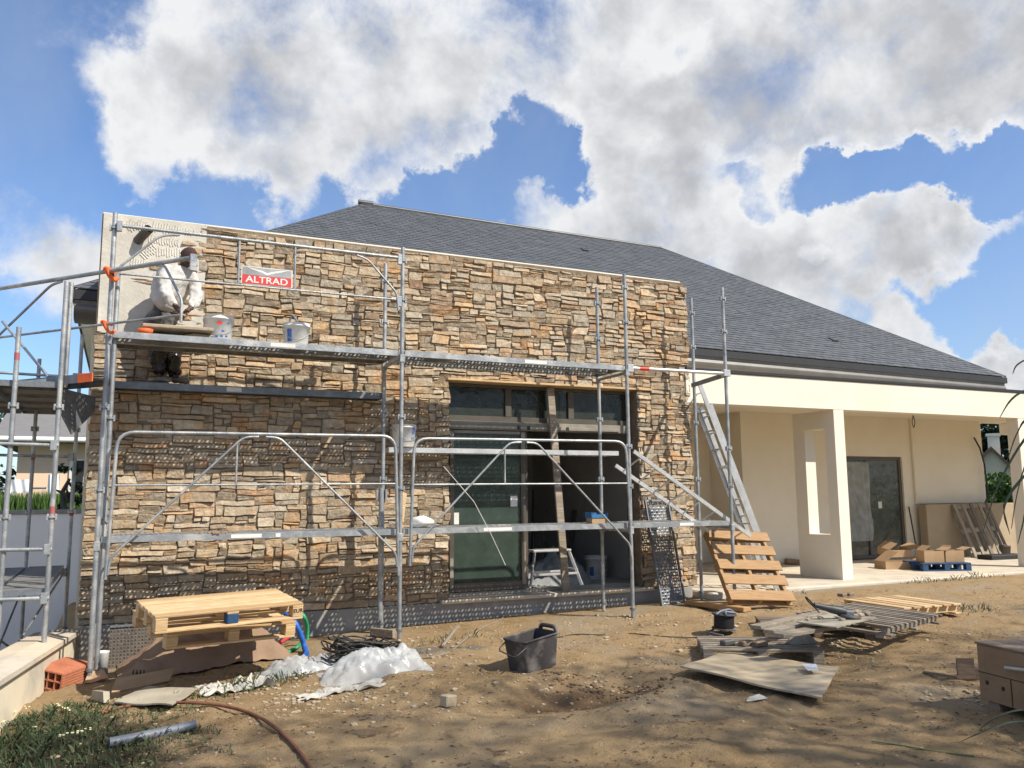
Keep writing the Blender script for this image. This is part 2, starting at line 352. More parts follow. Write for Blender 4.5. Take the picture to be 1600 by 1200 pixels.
def film_mat(name, col, alpha, rough=.25):
    m = bpy.data.materials.new(name); m.use_nodes = True; nt = m.node_tree; N = nt.nodes; L = nt.links
    p = N['Principled BSDF']; p.inputs['Base Color'].default_value = (*col, 1); p.inputs['Roughness'].default_value = rough
    tc = N.new('ShaderNodeTexCoord'); n = N.new('ShaderNodeTexNoise'); n.inputs['Scale'].default_value = 5; n.inputs['Detail'].default_value = 5; L.new(tc.outputs['Object'], n.inputs['Vector'])
    r = N.new('ShaderNodeMapRange'); r.inputs['From Min'].default_value = .3; r.inputs['From Max'].default_value = .7; r.inputs['To Min'].default_value = alpha*.75; r.inputs['To Max'].default_value = min(1, alpha*1.2)
    L.new(n.outputs[0], r.inputs[0]); L.new(r.outputs[0], p.inputs['Alpha'])
    bp = N.new('ShaderNodeBump'); bp.inputs['Strength'].default_value = .25; bp.inputs['Distance'].default_value = .03; L.new(n.outputs[0], bp.inputs['Height']); L.new(bp.outputs[0], p.inputs['Normal'])
    return m
SHEET = film_mat("clear_plastic_sheet", (.58, .60, .60), .55)
FILMGL = film_mat("filmed_glass", (.045, .068, .056), .88, .16)
GLASS = film_mat("dark_glass", (.035, .04, .032), .86, .06)
GLASS_P = film_mat("porch_glass", (.075, .082, .07), .93, .1)

# ------------------------------------------------------------------ ground
def sst(a, b, x):
    t = max(0., min(1., (x-a)/(b-a))); return t*t*(3-2*t)
GX = [-60, -3, 0, 3, 6, 7.6, 10, 60]; GZ = [-.5, -.42, -.28, -.15, -.10, -.05, 0, 0]
PIT = (3.55, -3.95)
def gh(x, y):
    z = float(np.interp(x, GX, GZ))
    f = sst(-2.0, -5.5, y); zf = float(np.interp(x, [-4, 0, 4, 9, 20], [-.36, -.27, -.17, -.09, -.04]))
    z = z*(1-f)+zf*f
    if -8.2 < y < -.2 and x > -2 and x < 16:
        w = sst(-.3, -1.2, y)*sst(15.5, 12, x)
        z += w*(.045*noise.noise(Vector((x*.9, y*.9, 1.7)))+.03*noise.noise(Vector((x*2.6, y*2.6, 4.2)))+.018*noise.noise(Vector((x*6, y*6, 2.2)))+.013*noise.noise(Vector((x*13, y*13, 8.2)))+.008*abs(noise.noise(Vector((x*24, y*24, 3.2)))))
        dx = (x-PIT[0])/.62; dy = (y-PIT[1])/.42; d = math.hypot(dx-.25*dy, dy)
        z -= .10*math.exp(-d*d*1.3); z += .05*math.exp(-((d-1.5)/.45)**2)
        d2 = math.hypot((x-3.1)/.8, (y+2.2)/.55); z += .05*math.exp(-d2*d2)
        # worn wheel ruts
        z -= .02*math.exp(-((y+5.0+.25*(x-4))/.16)**2)*sst(2, 4, x)
    # ground falls away behind the low garden wall
    b = sst(-.45, -.9, x)*sst(-.9, .6, y); z -= .9*b*sst(30, 12, y)
    return z
def G(px, py, dz=0.):
    d = ray(px, py); z = -.15
    for _ in range(12):
        p = CAM+d*((z+dz-CAM.z)/d.z); z = .5*z+.5*gh(p.x, p.y)
    return Vector((p.x, p.y, gh(p.x, p.y)+dz))
def axis_pts(segs):
    out = []
    for a, b, st in segs:
        n = max(1, int(round((b-a)/st))); out += [a+(b-a)*i/n for i in range(n)]
    return out+[segs[-1][1]]
def build_ground():
    xs = axis_pts([(-700, -60, 80), (-60, -6, 4), (-6, -1.2, .3), (-1.2, 10, .042), (10, 18, .2), (18, 60, 3), (60, 700, 80)])
    ys = axis_pts([(-700, -40, 80), (-40, -9, 3), (-9, -6.4, .2), (-6.4, -.2, .042), (-.2, 3, .3), (3, 60, 3), (60, 900, 80)])
    nx, ny = len(xs), len(ys)
    v = [(x, y, gh(x, y)) for y in ys for x in xs]
    f = [(j*nx+i, j*nx+i+1, (j+1)*nx+i+1, (j+1)*nx+i) for j in range(ny-1) for i in range(nx-1)]
    me = bpy.data.meshes.new("ground"); me.from_pydata(v, [], f)
    me.polygons.foreach_set('use_smooth', [True]*len(f))
    m = bpy.data.materials.new("sandy_soil"); m.use_nodes = True; nt = m.node_tree; N = nt.nodes; L = nt.links
    p = N['Principled BSDF']; p.inputs['Roughness'].default_value = .95; p.inputs['Specular IOR Level'].default_value = .15
    tc = N.new('ShaderNodeTexCoord')
    def nz(sc, det=6, rough=.6, dist=0):
        n = N.new('ShaderNodeTexNoise'); n.inputs['Scale'].default_value = sc; n.inputs['Detail'].default_value = det; n.inputs['Roughness'].default_value = rough; n.inputs['Distortion'].default_value = dist
        L.new(tc.outputs['Object'], n.inputs['Vector']); return n.outputs[0]
    def rng(x, a, b, c=0, d=1):
        r = N.new('ShaderNodeMapRange'); r.interpolation_type = 'SMOOTHSTEP'
        for i, val in enumerate((a, b, c, d)): r.inputs[1+i].default_value = val
        L.new(x, r.inputs[0]); return r.outputs[0]
    def mix(fac, a, b):
        n = N.new('ShaderNodeMix'); n.data_type = 'RGBA'; L.new(fac, n.inputs[0])
        for i, x in ((6, a), (7, b)):
            if isinstance(x, tuple): n.inputs[i].default_value = (*x, 1)
            else: L.new(x, n.inputs[i])
        return n.outputs[2]
    def mul(a, b):
        n = N.new('ShaderNodeMath'); n.operation = 'MULTIPLY'; L.new(a, n.inputs[0]); L.new(b, n.inputs[1]); return n.outputs[0]
    c = mix(rng(nz(1.1), .35, .65), (.57, .405, .225), (.49, .335, .175))
    c = mix(rng(nz(2.7, 8, .7), .5, .68), c, (.40, .265, .135))
    c = mix(rng(nz(.55, 5), .5, .66), c, (.52, .405, .265))
    c = mix(mul(rng(nz(7, 8, .75, .6), .57, .63), rng(nz(1.7), .42, .6)), c, (.25, .165, .095))
    c = mix(mul(rng(nz(19, 8, .8, 1.2), .56, .61), rng(nz(2.3), .42, .6)), c, (.20, .125, .068))
    c = mix(rng(nz(38, 5, .7), .62, .7), c, (.28, .195, .12))
    c = mix(rng(nz(55, 3, .6), .66, .72), c, (.56, .46, .33))
    # turned damp soil round the dug hole, and dark weedy soil at the left
    geo = N.new('ShaderNodeSeparateXYZ'); L.new(tc.outputs['Object'], geo.inputs[0])
    def patch(cx, cy, rx, ry, edge=.45):
        mp = N.new('ShaderNodeMapping'); mp.vector_type = 'POINT'; mp.inputs['Location'].default_value = (-cx/rx, -cy/ry, 0); mp.inputs['Scale'].default_value = (1/rx, 1/ry, 0)
        L.new(tc.outputs['Object'], mp.inputs[0])
        ln = N.new('ShaderNodeVectorMath'); ln.operation = 'LENGTH'; L.new(mp.outputs[0], ln.inputs[0])
        a = N.new('ShaderNodeMath'); a.operation = 'ADD'; L.new(ln.outputs['Value'], a.inputs[0])
        b = N.new('ShaderNodeMath'); b.operation = 'MULTIPLY_ADD'; L.new(nz(3.2, 7, .7), b.inputs[0]); b.inputs[1].default_value = 1.6; b.inputs[2].default_value = -.8; L.new(b.outputs[0], a.inputs[1])
        return rng(a.outputs[0], 1, 1-edge)
    c = mix(patch(PIT[0], PIT[1], .75, .45, .7), c, (.23, .15, .085))
    c = mix(patch(-.4, -3.6, 1.35, 1.5), c, (.085, .072, .04))
    c = mix(patch(.1, -5.0, 1.25, 1.0), c, (.10, .082, .045))
    c = mix(patch(2.6, -1.9, 1.3, .35), c, (.30, .265, .21))
    c = mix(patch(9.5, -.4, 4, .35, .6), c, (.47, .39, .285))
    far = rng(geo.outputs[1], 4, 12); c = mix(far, c, (.07, .11, .035))
    farl = rng(geo.outputs[0], 20, 26); c = mix(farl, c, (.07, .11, .035))
    L.new(c, p.inputs['Base Color'])
    h1 = nz(26, 8, .75); h2 = nz(90, 4, .7)
    ad = N.new('ShaderNodeMath'); ad.operation = 'ADD'; L.new(h1, ad.inputs[0]); L.new(h2, ad.inputs[1])
    bp = N.new('ShaderNodeBump'); bp.inputs['Strength'].default_value = 1.0; bp.inputs['Distance'].default_value = .045; L.new(ad.outputs[0], bp.inputs['Height']); L.new(bp.outputs[0], p.inputs['Normal'])
    me.materials.append(m); o = bpy.data.objects.new("ground", me); COL.objects.link(o); tag(o, 'bare sandy building-site soil with trampled damp patches', 'ground', kind='structure')
build_ground()

# ------------------------------------------------------------------ the house
house = thing('house', (4, 1.5, 0), 'unfinished cream house with hipped slate roof, porch and stone-clad front wall', 'house')
WX0, WX1, WZ1 = -.15, 7.78, 4.55          # stone wing
OX0, OX1, OZ0, OZ1 = 3.97, 6.86, .13, 2.905  # window opening
def tone_attr(me, cols):
    a = me.color_attributes.new('tone', 'FLOAT_COLOR', 'POINT')
    a.data.foreach_set('color', np.asarray(cols, dtype=np.float32).ravel())
PAL = [((.44, .345, .23), 5), ((.41, .335, .235), 6), ((.39, .345, .27), 5), ((.42, .30, .185), 3), ((.32, .255, .18), 3), ((.47, .40, .295), 3), ((.34, .315, .25), 3), ((.41, .26, .155), 1.6), ((.27, .22, .165), 1.2), ((.54, .48, .38), .7)]
PW = np.array([w for _, w in PAL]); PW = PW/PW.sum()
def uncovered(x, z):
    """bare adhesive corner not yet clad"""
    if z > 4.42: return x < .86
    if z > 4.30: return x < .68
    if z > 4.13: return x < .84
    if z > 3.98: return x < .38
    if z > 3.90: return x < .62
    if z > 3.80: return x < .16
    if z > 3.24: return x < .58
    return False
def stones(name, x0, x1, z0, z1, skip, place, seed, proud=.0):
    """irregular ledge-stone facing; place(u, v, d) maps wall coordinates + depth to world"""
    rnd = random.Random(seed); ux, uz = .047, .030
    nx = int(round((x1-x0)/ux)); nz = int(round((z1-z0)/uz))
    occ = np.zeros((nz, nx), bool)
    for j in range(nz):
        for i in range(nx):
            if skip(x0+(i+.5)*ux, z0+(j+.5)*uz): occ[j, i] = True
    V = []; F = []; C = []
    def warp(x, z):
        return (x+.03*noise.noise(Vector((x*1.7, z*5.1, seed))), z+.020*noise.noise(Vector((x*1.6, z*2.3, seed+9)))+.008*noise.noise(Vector((x*6, z*2, seed+4))))
    for j in range(nz):
        i = 0
        while i < nx:
            if occ[j, i]: i += 1; continue
            run = 0
            while i+run < nx and not occ[j, i+run]: run += 1
            h = rnd.choices([1, 2, 3, 4], [.22, .40, .28, .10])[0]
            w = rnd.choice({1: [3, 4, 5, 6, 7, 8], 2: [3, 4, 5, 6, 7, 8, 9], 3: [3, 4, 5, 6, 7, 9], 4: [4, 5, 6, 7]}[h])
            if rnd.random() < .10: w = 2
            if run-w < 2: w = min(run, 11) if run <= 11 else w
            w = min(w, run)
            while h > 1 and (j+h > nz or occ[j:j+h, i:i+w].any()): h -= 1
            occ[j:j+h, i:i+w] = True
            a0, a1 = x0+i*ux, x0+(i+w)*ux; b0, b1 = z0+j*uz, z0+(j+h)*uz
            g = .0025
            jit = lambda s_: rnd.uniform(-s_, s_)
            q = .011; cs = [(a0+g+jit(q), b0+g+jit(.008)), (a1-g+jit(q), b0+g+jit(.008)), (a1-g+jit(q), b1-g+jit(.008)), (a0+g+jit(q), b1-g+jit(.008))]
            W = a1-a0; H = b1-b0
            nu = max(2, int(W/.055)); nv = max(2, int(H/.032))
            us = [0, .007/W]+[.007/W+(1-.014/W)*k/nu for k in range(1, nu)]+[1-.007/W, 1]
            vs = [0, .007/H]+[.007/H+(1-.014/H)*k/nv for k in range(1, nv)]+[1-.007/H, 1]
            base = rnd.uniform(-.010, .014)+proud; tx = rnd.uniform(-.016, .016); tz = rnd.uniform(-.014, .014); sd = rnd.uniform(0, 90); rough = rnd.uniform(.004, .011)
            col = np.array(PAL[np.random.RandomState(rnd.randrange(1 << 30)).choice(len(PAL), p=PW)][0]); col = (col*.65+np.array((.375, .29, .20))*.35)*rnd.uniform(.82, 1.13)
            b = len(V); nuu, nvv = len(us), len(vs)
            for jj, v in enumerate(vs):
                for ii, u in enumerate(us):
                    x = (cs[0][0]*(1-u)+cs[1][0]*u)*(1-v)+(cs[3][0]*(1-u)+cs[2][0]*u)*v
                    z = (cs[0][1]*(1-u)+cs[1][1]*u)*(1-v)+(cs[3][1]*(1-u)+cs[2][1]*u)*v
                    edge = ii in (0, nuu-1) or jj in (0, nvv-1)
                    if (ii in (0, nuu-1)) and (jj in (0, nvv-1)):
                        x += (.010 if ii == 0 else -.010); z += (.008 if jj == 0 else -.008)
                    # wobbly outline
                    x += .005*noise.noise(Vector((sd, z*24, 1))) if ii < 2 or ii > nuu-3 else 0
                    z += .005*noise.noise(Vector((x*18, sd, 7))) if jj < 2 or jj > nvv-3 else 0
                    x, z = warp(x, z)
                    d = -.017 if edge else base+tx*(u-.5)*2+tz*(v-.5)*2+rough*noise.noise(Vector((x*16, z*22, sd)))+rough*.7*noise.noise(Vector((x*42, z*50, sd)))
                    V.append(place(x, z, d)); C.append((*col, 1))
            for jj in range(nvv-1):
                for ii in range(nuu-1):
                    F.append((b+jj*nuu+ii, b+jj*nuu+ii+1, b+(jj+1)*nuu+ii+1, b+(jj+1)*nuu+ii))
            i += w
    base = world_loc(house)
    me = bpy.data.meshes.new(name); me.from_pydata([(Vector(v)-base)[:] for v in V], [], F); me.materials.append(STONE); tone_attr(me, C)
    o = bpy.data.objects.new(name, me); COL.objects.link(o); o.parent = house
    return o
def skip_front(x, z):
    if OX0-.0 < x < OX1+.0 and z < OZ1+.02: return True
    return uncovered(x, z)
stones('stone_cladding', WX0-.01, WX1, .10, WZ1, skip_front, lambda x, z, d: (x, -d, z), 3)
stones('stone_cladding', 0., 2.5, .10, WZ1, lambda u, z: False, lambda u, z, d: (WX1-.03+d, u, z), 21)
stones('stone_cladding', 0., 2.5, -.3, 3.2, lambda u, z: False, lambda u, z, d: (WX0+.03-d, 2.5-u, z), 33)['label'] = 'stone facing round the left end of the wall'

b = MB()   # mortar-dark backing just behind the stones
YB = .0155
b.box(WX0, OX0, YB, .30, .1, WZ1+.02); b.box(OX1, WX1-.05, YB, .30, .1, WZ1+.02); b.box(OX0, OX1, YB, .30, OZ1+.025, WZ1+.02)
b.build('wing_wall', MORTAR, house)
b = MB()   # the side and rear walls and flat roof of the wing
b.box(WX0+.02, WX0+.25, .3, 2.9, -.6, WZ1+.015); b.box(WX1-.28, WX1-.08, .3, 4.5, -.3, WZ1+.015)
b.box(WX0+.25, WX1-.28, .3, 2.9, 3.35, 3.6)
b.build('side_wall', CREAM, house)
b = MB(); b.box(WX0+.005, WX1-.07, .055, .295, WZ1+.022, WZ1+.05, .004); b.build('parapet_coping', CREAM, house)
# bare adhesive patch with combed ridges
b = MB(); b.box(WX0+.012, .95, .0, .0215, 3.22, WZ1+.03, .004)
def comb(cx, cz, w, h, ang, n, curve=.0):
    for i in range(n):
        t = (i+.5)/n-.5; pts = []
        for k in range(7):
            s_ = k/6-.5
            lx = t*w+curve*s_*s_*.3; lz = s_*h*(.8+.2*math.sin(i*1.7))
            x = cx+lx*math.cos(ang)-lz*math.sin(ang); z = cz+lx*math.sin(ang)+lz*math.cos(ang)
            if uncovered(x+.02, z) and x > WX0+.03 and z < WZ1: pts.append((x, .0, z))
        if len(pts) > 2: b.tube(pts, .0085, 5)
random.seed(5)
comb(.62, 4.46, .52, .13, -.12, 18); comb(.20, 4.47, .22, .15, .1, 8, .3); comb(.50, 4.33, .36, .12, -.05, 13, .2); comb(.56, 4.20, .52, .11, .05, 19)
comb(.27, 4.04, .24, .10, -.1, 9); comb(.30, 3.86, .3, .12, 0, 9); comb(.34, 4.18, .2, .1, .8, 7)
b.build('adhesive_patch', CEMENT, house)
b = MB(); p0 = Vector((.22, .02, 4.30)); p1 = Vector((.33, -.17, 4.40))
b.tube([p0, p1], .052, 18, cap=False); b.tube([p1+(p0-p1)*.02, p0], .046, 18, cap=False)
b.build('overflow_pipe', PVC_D, house)
# plinth, sill and reveal
b = MB(); b.box(WX0+.03, WX1-.09, -.012, .30, -.9, .098, .004)
b.build('plinth', PLINTH, house)
b = MB(); b.box(OX0-.12, OX1+.14, -.075, .40, .085, .132, .006); b.build('window_sill', CONC, house)
b = MB(); b.box(OX0-.03, OX1+.22, -.035, .27, OZ1-.005, OZ1+.022, .003); b.build('lintel_board', WOOD, house)
b = MB(); b.box(OX0-.03, OX0-.004, .046, .31, OZ0, OZ1); b.build('reveal_lining', ZINC, house)
b = MB(); b.box(OX1+.004, OX1+.03, .0, .31, OZ0, OZ1); b.build('reveal_lining', ZINC, house)
# room behind the opening
b = MB()
b.box(WX0+.26, WX1-.29, 4.6, 4.7, 0, 3.2); b.box(WX0+.26, WX1-.29, .31, 4.6, 0.02, .10); b.box(WX0+.26, WX1-.29, .31, 4.6, 3.2, 3.3)
b.box(WX0+.252, WX0+.30, .31, 4.6, .1, 3.2); b.box(WX1-.34, WX1-.285, .31, 4.6, .1, 3.2)
b.box(WX0+.3, OX0-.05, .302, .34, .1, 3.2); b.box(OX1+.05, WX1-.34, .302, .34, .1, 3.2); b.box(OX0-.05, OX1+.05, .302, .34, OZ1+.03, 3.2)
b.build('room_shell', INNER, house)

# big window: three-pane top light above a sliding door with its right half open
win = thing('window', (5.4, .22, .13), None, None); win.parent = house; win.location = Vector((5.4, .22, .13))-world_loc(house)
b = MB(); b.box(OX0, OX1, .20, .27, 2.40, 2.47, .004); b.box(OX0, OX1, .20, .27, 2.855, 2.898, .004); b.box(OX0, OX0+.06, .20, .27, .135, 2.86, .003); b.box(OX1-.06, OX1, .20, .27, .135, 2.86, .003)
for x in (4.90, 5.87): b.box(x-.045, x+.045, .195, .265, 2.47, 2.855, .003)
b.build('frame', FRAME, win)
b = MB(); b.box(OX0+.06, OX1-.06, .165, .255, 2.285, 2.398, .004); b.box(OX0+.02, 6.62, .135, .175, 2.30, 2.345, .004)
for x in (5.0, 5.15, 5.75): b.mi = 1; b.box(x, x+.045, .131, .135, 2.298, 2.347)
b.build('transom', [FRAME_L, BLACKM], win)  # bar takes the lighter frame colour to show sun falling on it
for x0_, x1_ in ((OX0+.06, 4.855), (4.945, 5.825), (5.915, OX1-.06)):
    b = MB(); b.box(x0_, x1_, .228, .240, 2.47, 2.855); b.build('pane', GLASS, win)
b = MB(); b.box(OX0+.06, OX1-.06, .175, .29, .134, .168, .003); b.box(OX0+.06, OX1-.06, .20, .215, .168, .182); b.box(OX0+.06, OX1-.06, .25, .265, .168, .182)
b.build('bottom_track', FRAME_L, win)
for nm, (x0_, x1_, y_) in (('sliding_leaf', (4.045, 5.145, .185)), ('sliding_leaf', (4.12, 5.20, .245))):
    b = MB()
    b.box(x0_, x0_+.065, y_, y_+.045, .19, 2.28, .004); b.box(x0_+.065, x1_-.075, y_, y_+.045, .19, .30, .004); b.box(x0_+.065, x1_-.075, y_, y_+.045, 2.225, 2.28, .004)
    b.box(x1_-.075, x1_, y_-.004, y_+.049, .19, 2.28, .004)
    lf = b.build(nm, FRAME if y_ > .2 else FRAME, win)
    b = MB(); b.box(x0_+.066, x1_-.076, y_+.016, y_+.026, .301, 2.224); b.build('pane', FILMGL, lf)
    if y_ < .2:
        for (xa_, xb_, ya_, za_, zb_) in ((x1_-.068, x1_-.012, .009, .25, .80), (x1_-.068, x1_-.012, .009, 1.55, 1.70), (x1_-.068, x1_-.012, .009, 1.95, 2.26), (x0_+.008, x0_+.055, .005, .24, .62), (x0_+.008, x0_+.055, .005, 1.9, 2.26), (x0_+.06, x1_-.08, .005, 2.235, 2.27)):
            b = MB(); b.box(xa_, xb_, y_-ya_, y_-ya_+.0045, za_, zb_); b.build('sun_strip', FRAME_L, lf)  # pale strips painted on for sun catching the frame edges
        for bb in ((4.92, 5.02, 1.27, 1.41), (4.112, 4.18, 1.05, 1.20)):
            b = MB(); b.box(bb[0], bb[1], y_+.008, y_+.0155, bb[2], bb[3]); b.build('paper_label', WHITEP, lf)

# porch
BZ0, BZ1 = 2.755, 3.235
b = MB(); b.box(WX1-.07, 19.14, 0, .24, BZ0, BZ1, .006); b.build('porch_beam', CREAM, house)
b = MB(); b.box(WX1-.07, 19.16, .0-.02, .30, BZ1, BZ1+.05, .004); b.build('beam_capping', BLACKM, house)
b = MB(); b.box(WX1-.07, 19.13, .24, 2.715, 2.99, 3.2); b.box(17.86, 19.13, 2.715, 3.0, 2.99, 3.2); b.box(WX1-.07, 11.0, 2.715, 3.7, 2.99, 3.2); b.build('porch_ceiling', CREAM, house)
def fin(x0_, x1_, z0_, z1_, sz0, sz1):
    b = MB()
    ya, yb = .21, .67
    b.box(x0_, x1_, 0.004, ya, z0_, z1_, 0); b.box(x0_, x1_, yb, .93, z0_, z1_, 0)
    b.box(x0_, x1_, ya, yb, z0_, sz0, 0); b.box(x0_, x1_, ya, yb, sz1, z1_, 0)
    bm = bmesh.new(); me = b.mesh('t', CREAM); bm.from_mesh(me); bmesh.ops.remove_doubles(bm, verts=bm.verts, dist=1e-5)
    # drop the internal faces where the four blocks touch
    kill = [f for f in bm.faces if all(len(e.link_faces) > 2 for e in f.edges)]
    bm.to_mesh(me); bm.free(); base = world_loc(house)
    me.transform(Matrix.Translation(-base)); o = bpy.data.objects.new('porch_pier', me); COL.objects.link(o); o.parent = house
fin(10.62, 10.84, -.12, BZ0+.002, .74, 2.46); 
for xp in (15.2, 18.9):
    b = MB(); b.box(xp, xp+.24, .004, .23, -.12, BZ0+.002, .004); b.build('porch_pillar', CREAM, house)
b = MB(); b.box(18.9, 19.13, .24, 2.95, 2.73, 2.985, .004); b.build('side_beam', CREAM, house)
b = MB(); b.box(WX1-.06, 19.3, -.42, 3.8, -.35, .045, .02)
b.build('porch_slab', CONC, house)
b = MB()
DX0, DX1 = 13.72, 15.33
b.box(11.0, DX0, 2.72, 2.95, .05, 3.98); b.box(DX1, 17.85, 2.72, 2.95, .05, 3.98); b.box(DX0, DX1, 2.72, 2.95, 2.16, 3.98)
b.box(WX1-.06, 11.0, 3.70, 3.95, .05, 3.98); b.box(11.0, 11.2, 2.95, 3.70, .05, 3.98)
b.box(17.65, 17.85, 2.95, 13, -.3, 3.98); b.box(-.28, -.08, 2.72, 13, -1.4, 4.1); b.box(-.08, 17.65, 12.8, 13, -.5, 3.98); b.box(-.08, WX0+.3, 2.72, 2.9, -.9, 4.1)
b.box(WX1-.3, 11.0, 2.72, 2.95, 3.0, 3.98); b.box(11.2, 17.65, 2.96, 12.8, 3.2, 3.3); b.box(11.2, 17.65, 6.5, 6.6, .05, 3.2)
b.build('back_wall', CREAM, house)
b = MB(); b.box(15.62, 17.851, 2.66, 2.719, 1.16, 3.0, .01); b.build('wall_panel', CREAM, house)
dr = thing('porch_door', (14.5, 2.8, .05), None, None); dr.parent = house; dr.location = Vector((14.5, 2.8, .05))-world_loc(house)
b = MB(); b.box(DX0, DX1, 2.76, 2.84, 2.08, 2.155, .004); b.box(DX1-.07, DX1, 2.76, 2.84, .06, 2.08, .004); b.box(DX0, DX0+.07, 2.76, 2.84, .06, 2.08, .004); b.box(DX0+.07, DX1-.07, 2.76, 2.84, .06, .13, .004)
b.box(14.29, 14.37, 2.755, 2.835, .13, 2.08, .004); b.build('frame', FRAME, dr)
b = MB(); b.box(14.371, DX1-.071, 2.785, 2.797, .131, 2.079); b.build('pane', GLASS_P, dr)
b = MB(); b.box(DX0+.071, 14.289, 2.785, 2.797, .131, 2.079); b.build('pane', GLASS_P, dr)
b = MB(); b.box(14.62, 14.72, 2.779, 2.784, 1.08, 1.22); b.build('paper_label', WHITEP, dr)
b = MB()
def wrap(u, v):
    x = DX0+.03+.62*u+.05*noise.noise(Vector((v*3, 1, 4)))*u; z = .42+1.62*v
    return (x, 2.752-.018*abs(noise.noise(Vector((u*5, v*6, 2))))-.012*noise.noise(Vector((u*11+v*6, v*9, 6))), z)
b.smooth = True; b.grid(wrap, 24, 40); b.build('protective_film', film_mat("cloudy_film", (.42, .43, .40), .6), dr, recalc=False)

# hipped slate roof
EY = 2.3; RY = 7.6
def eave(x): return 4.20+(3.985-4.20)*(x+.53)/18.88
def ridge(x): return 7.86+(7.80-7.86)*(x-4.8)/7.95
EXL, EXR, RXL, RXR = -.53, 18.35, 4.8, 12.75
def roof_pt(s_, t):
    """s_: metres along, t: 0 eave .. 1 ridge on the front slope"""
    xl = EXL+(RXL-EXL)*t; xr = EXR+(RXR-EXR)*t
    u = (s_-xl)/(xr-xl); xe = EXL+(EXR-EXL)*u; xr_ = RXL+(RXR-RXL)*u
    return Vector((s_, EY+(RY-EY)*t, eave(xe)*(1-t)+ridge(xr_)*t))
roof = None
b = MB()
P = lambda x, y, z: Vector((x, y, z))
B2 = 2*RY-EY
c = [P(EXL, EY, 4.18), P(EXR, EY, 3.965), P(EXR, B2, 3.965), P(EXL, B2, 4.18), P(RXL, RY, 7.84), P(RXR, RY, 7.78)]
b.add(c, [(0, 1, 5, 4), (1, 2, 5), (2, 3, 4, 5), (3, 0, 4)])
roof = b.build('roof', ZINC, house, recalc=False)
def slates():
    rnd = random.Random(11); V = []; F = []; C = []
    n = 56; expo = 1/n; nn = Vector((0, -(7.83-4.08), RY-EY)).normalized()
    for r in range(n):
        t0 = r*expo; t1 = min(1., (r+1.9)*expo)
        xl = EXL+(RXL-EXL)*t0; xr = EXR+(RXR-EXR)*t0
        w = .225; off = (.5 if r % 2 else 0)*w
        k = math.floor((xl-off)/w)
        while True:
            a = off+k*w; e = a+w; k += 1
            if a > xr: break
            a = max(a, xl); e = min(e, xr)
            if e-a < .03: continue
            g = .0025
            tl = rnd.uniform(-.0025, .0035); th = .011+rnd.uniform(-.002, .004)
            def pt(x, t, h):
                xl2 = EXL+(RXL-EXL)*t; xr2 = EXR+(RXR-EXR)*t
                return roof_pt(min(max(x, xl2), xr2), t)+nn*h
            p = [pt(a+g, t0, .016+th+tl), pt(e-g, t0, .016+th-tl), pt(e-g, t1, .008), pt(a+g, t1, .008), pt(a+g, t0, .012), pt(e-g, t0, .012)]
            bi = len(V); V += p; F += [(bi, bi+1, bi+2, bi+3), (bi+4, bi+5, bi+1, bi)]
            s_ = rnd.gauss(1, .085); col = (.096*s_, .102*s_, .109*s_, 1)
            C += [col]*6
    base = world_loc(roof)
    me = bpy.data.meshes.new('slates'); me.from_pydata([(v-base)[:] for v in V], [], F); me.materials.append(SLATE); tone_attr(me, C)
    o = bpy.data.objects.new('slates', me); COL.objects.link(o); o.parent = roof
slates()
b = MB()
b.tube([P(RXL, RY, 7.87), P(RXR, RY, 7.81)], .05, 8); b.tube([P(RXR, RY, 7.81), P(EXR, EY, 4.0)], .022, 6); b.tube([P(RXL, RY, 7.87), P(EXL, EY, 4.21)], .022, 6)
b.tube([P(RXL-.12, RY, 7.9), P(RXL+.2, RY, 7.9)], .06, 8)
b.build('ridge_cap', ZINC, roof)
for (sx, st) in ((9.85, .80), (14.05, .16)):     # small low slate vents in the slope
    q = roof_pt(sx, st); b = MB(); b.prism([q+Vector((-.07, -.02, .02)), q+Vector((.07, -.02, .02)), q+Vector((.07, .14, .115)), q+Vector((-.07, .14, .115))], (0, -.018, .02)); b.build('roof_vent', ZINC, roof)
# eaves: gutter, fascia, soffit
b = MB(); b.bar(P(EXL, EY+.0, 4.125), P(EXR, EY+.0, 3.91), .05, .13, 0); b.bar(P(EXL+.02, EY, 4.135), P(EXL+.02, B2, 4.135), .03, .14, 0); b.bar(P(EXR-.02, EY, 3.92), P(EXR-.02, B2, 3.92), .03, .12, 0)
b.build('shadow_fascia', BLACKM, roof)  # board coloured black to carry the shadow strip under the slates
b = MB(); pts = [P(EXL+.03, EY, 4.06), P(EXR-.03, EY, 3.845)]
vs = []; ring = [(.02, .0), (.03, -.03), (.015, -.08), (-.005, -.10), (-.008, -.135), (.03, -.19), (.10, -.235), (.17, -.25), (.42, -.25)]
for p in pts: vs += [p+Vector((0, a, c_)) for a, c_ in ring]
b.smooth = True; b.add(vs, [(i, i+1, len(ring)+i+1, len(ring)+i) for i in range(len(ring)-1)])
b.build('gutter', GUTTER, roof, recalc=False)
b = MB(); b.add([P(EXL, EY, 4.071), P(-.08, EY, 4.071), P(-.08, B2, 4.071), P(EXL, B2, 4.071)], [(0, 1, 2, 3)]); b.build('soffit', WALLGREY, roof, recalc=False); b = MB()
b.add([P(EXR, EY, 3.86), P(17.8, EY, 3.86), P(17.8, B2, 3.86), P(EXR, B2, 3.86)], [(0, 1, 2, 3)])
b.build('soffit', WALLGREY, roof, recalc=False)

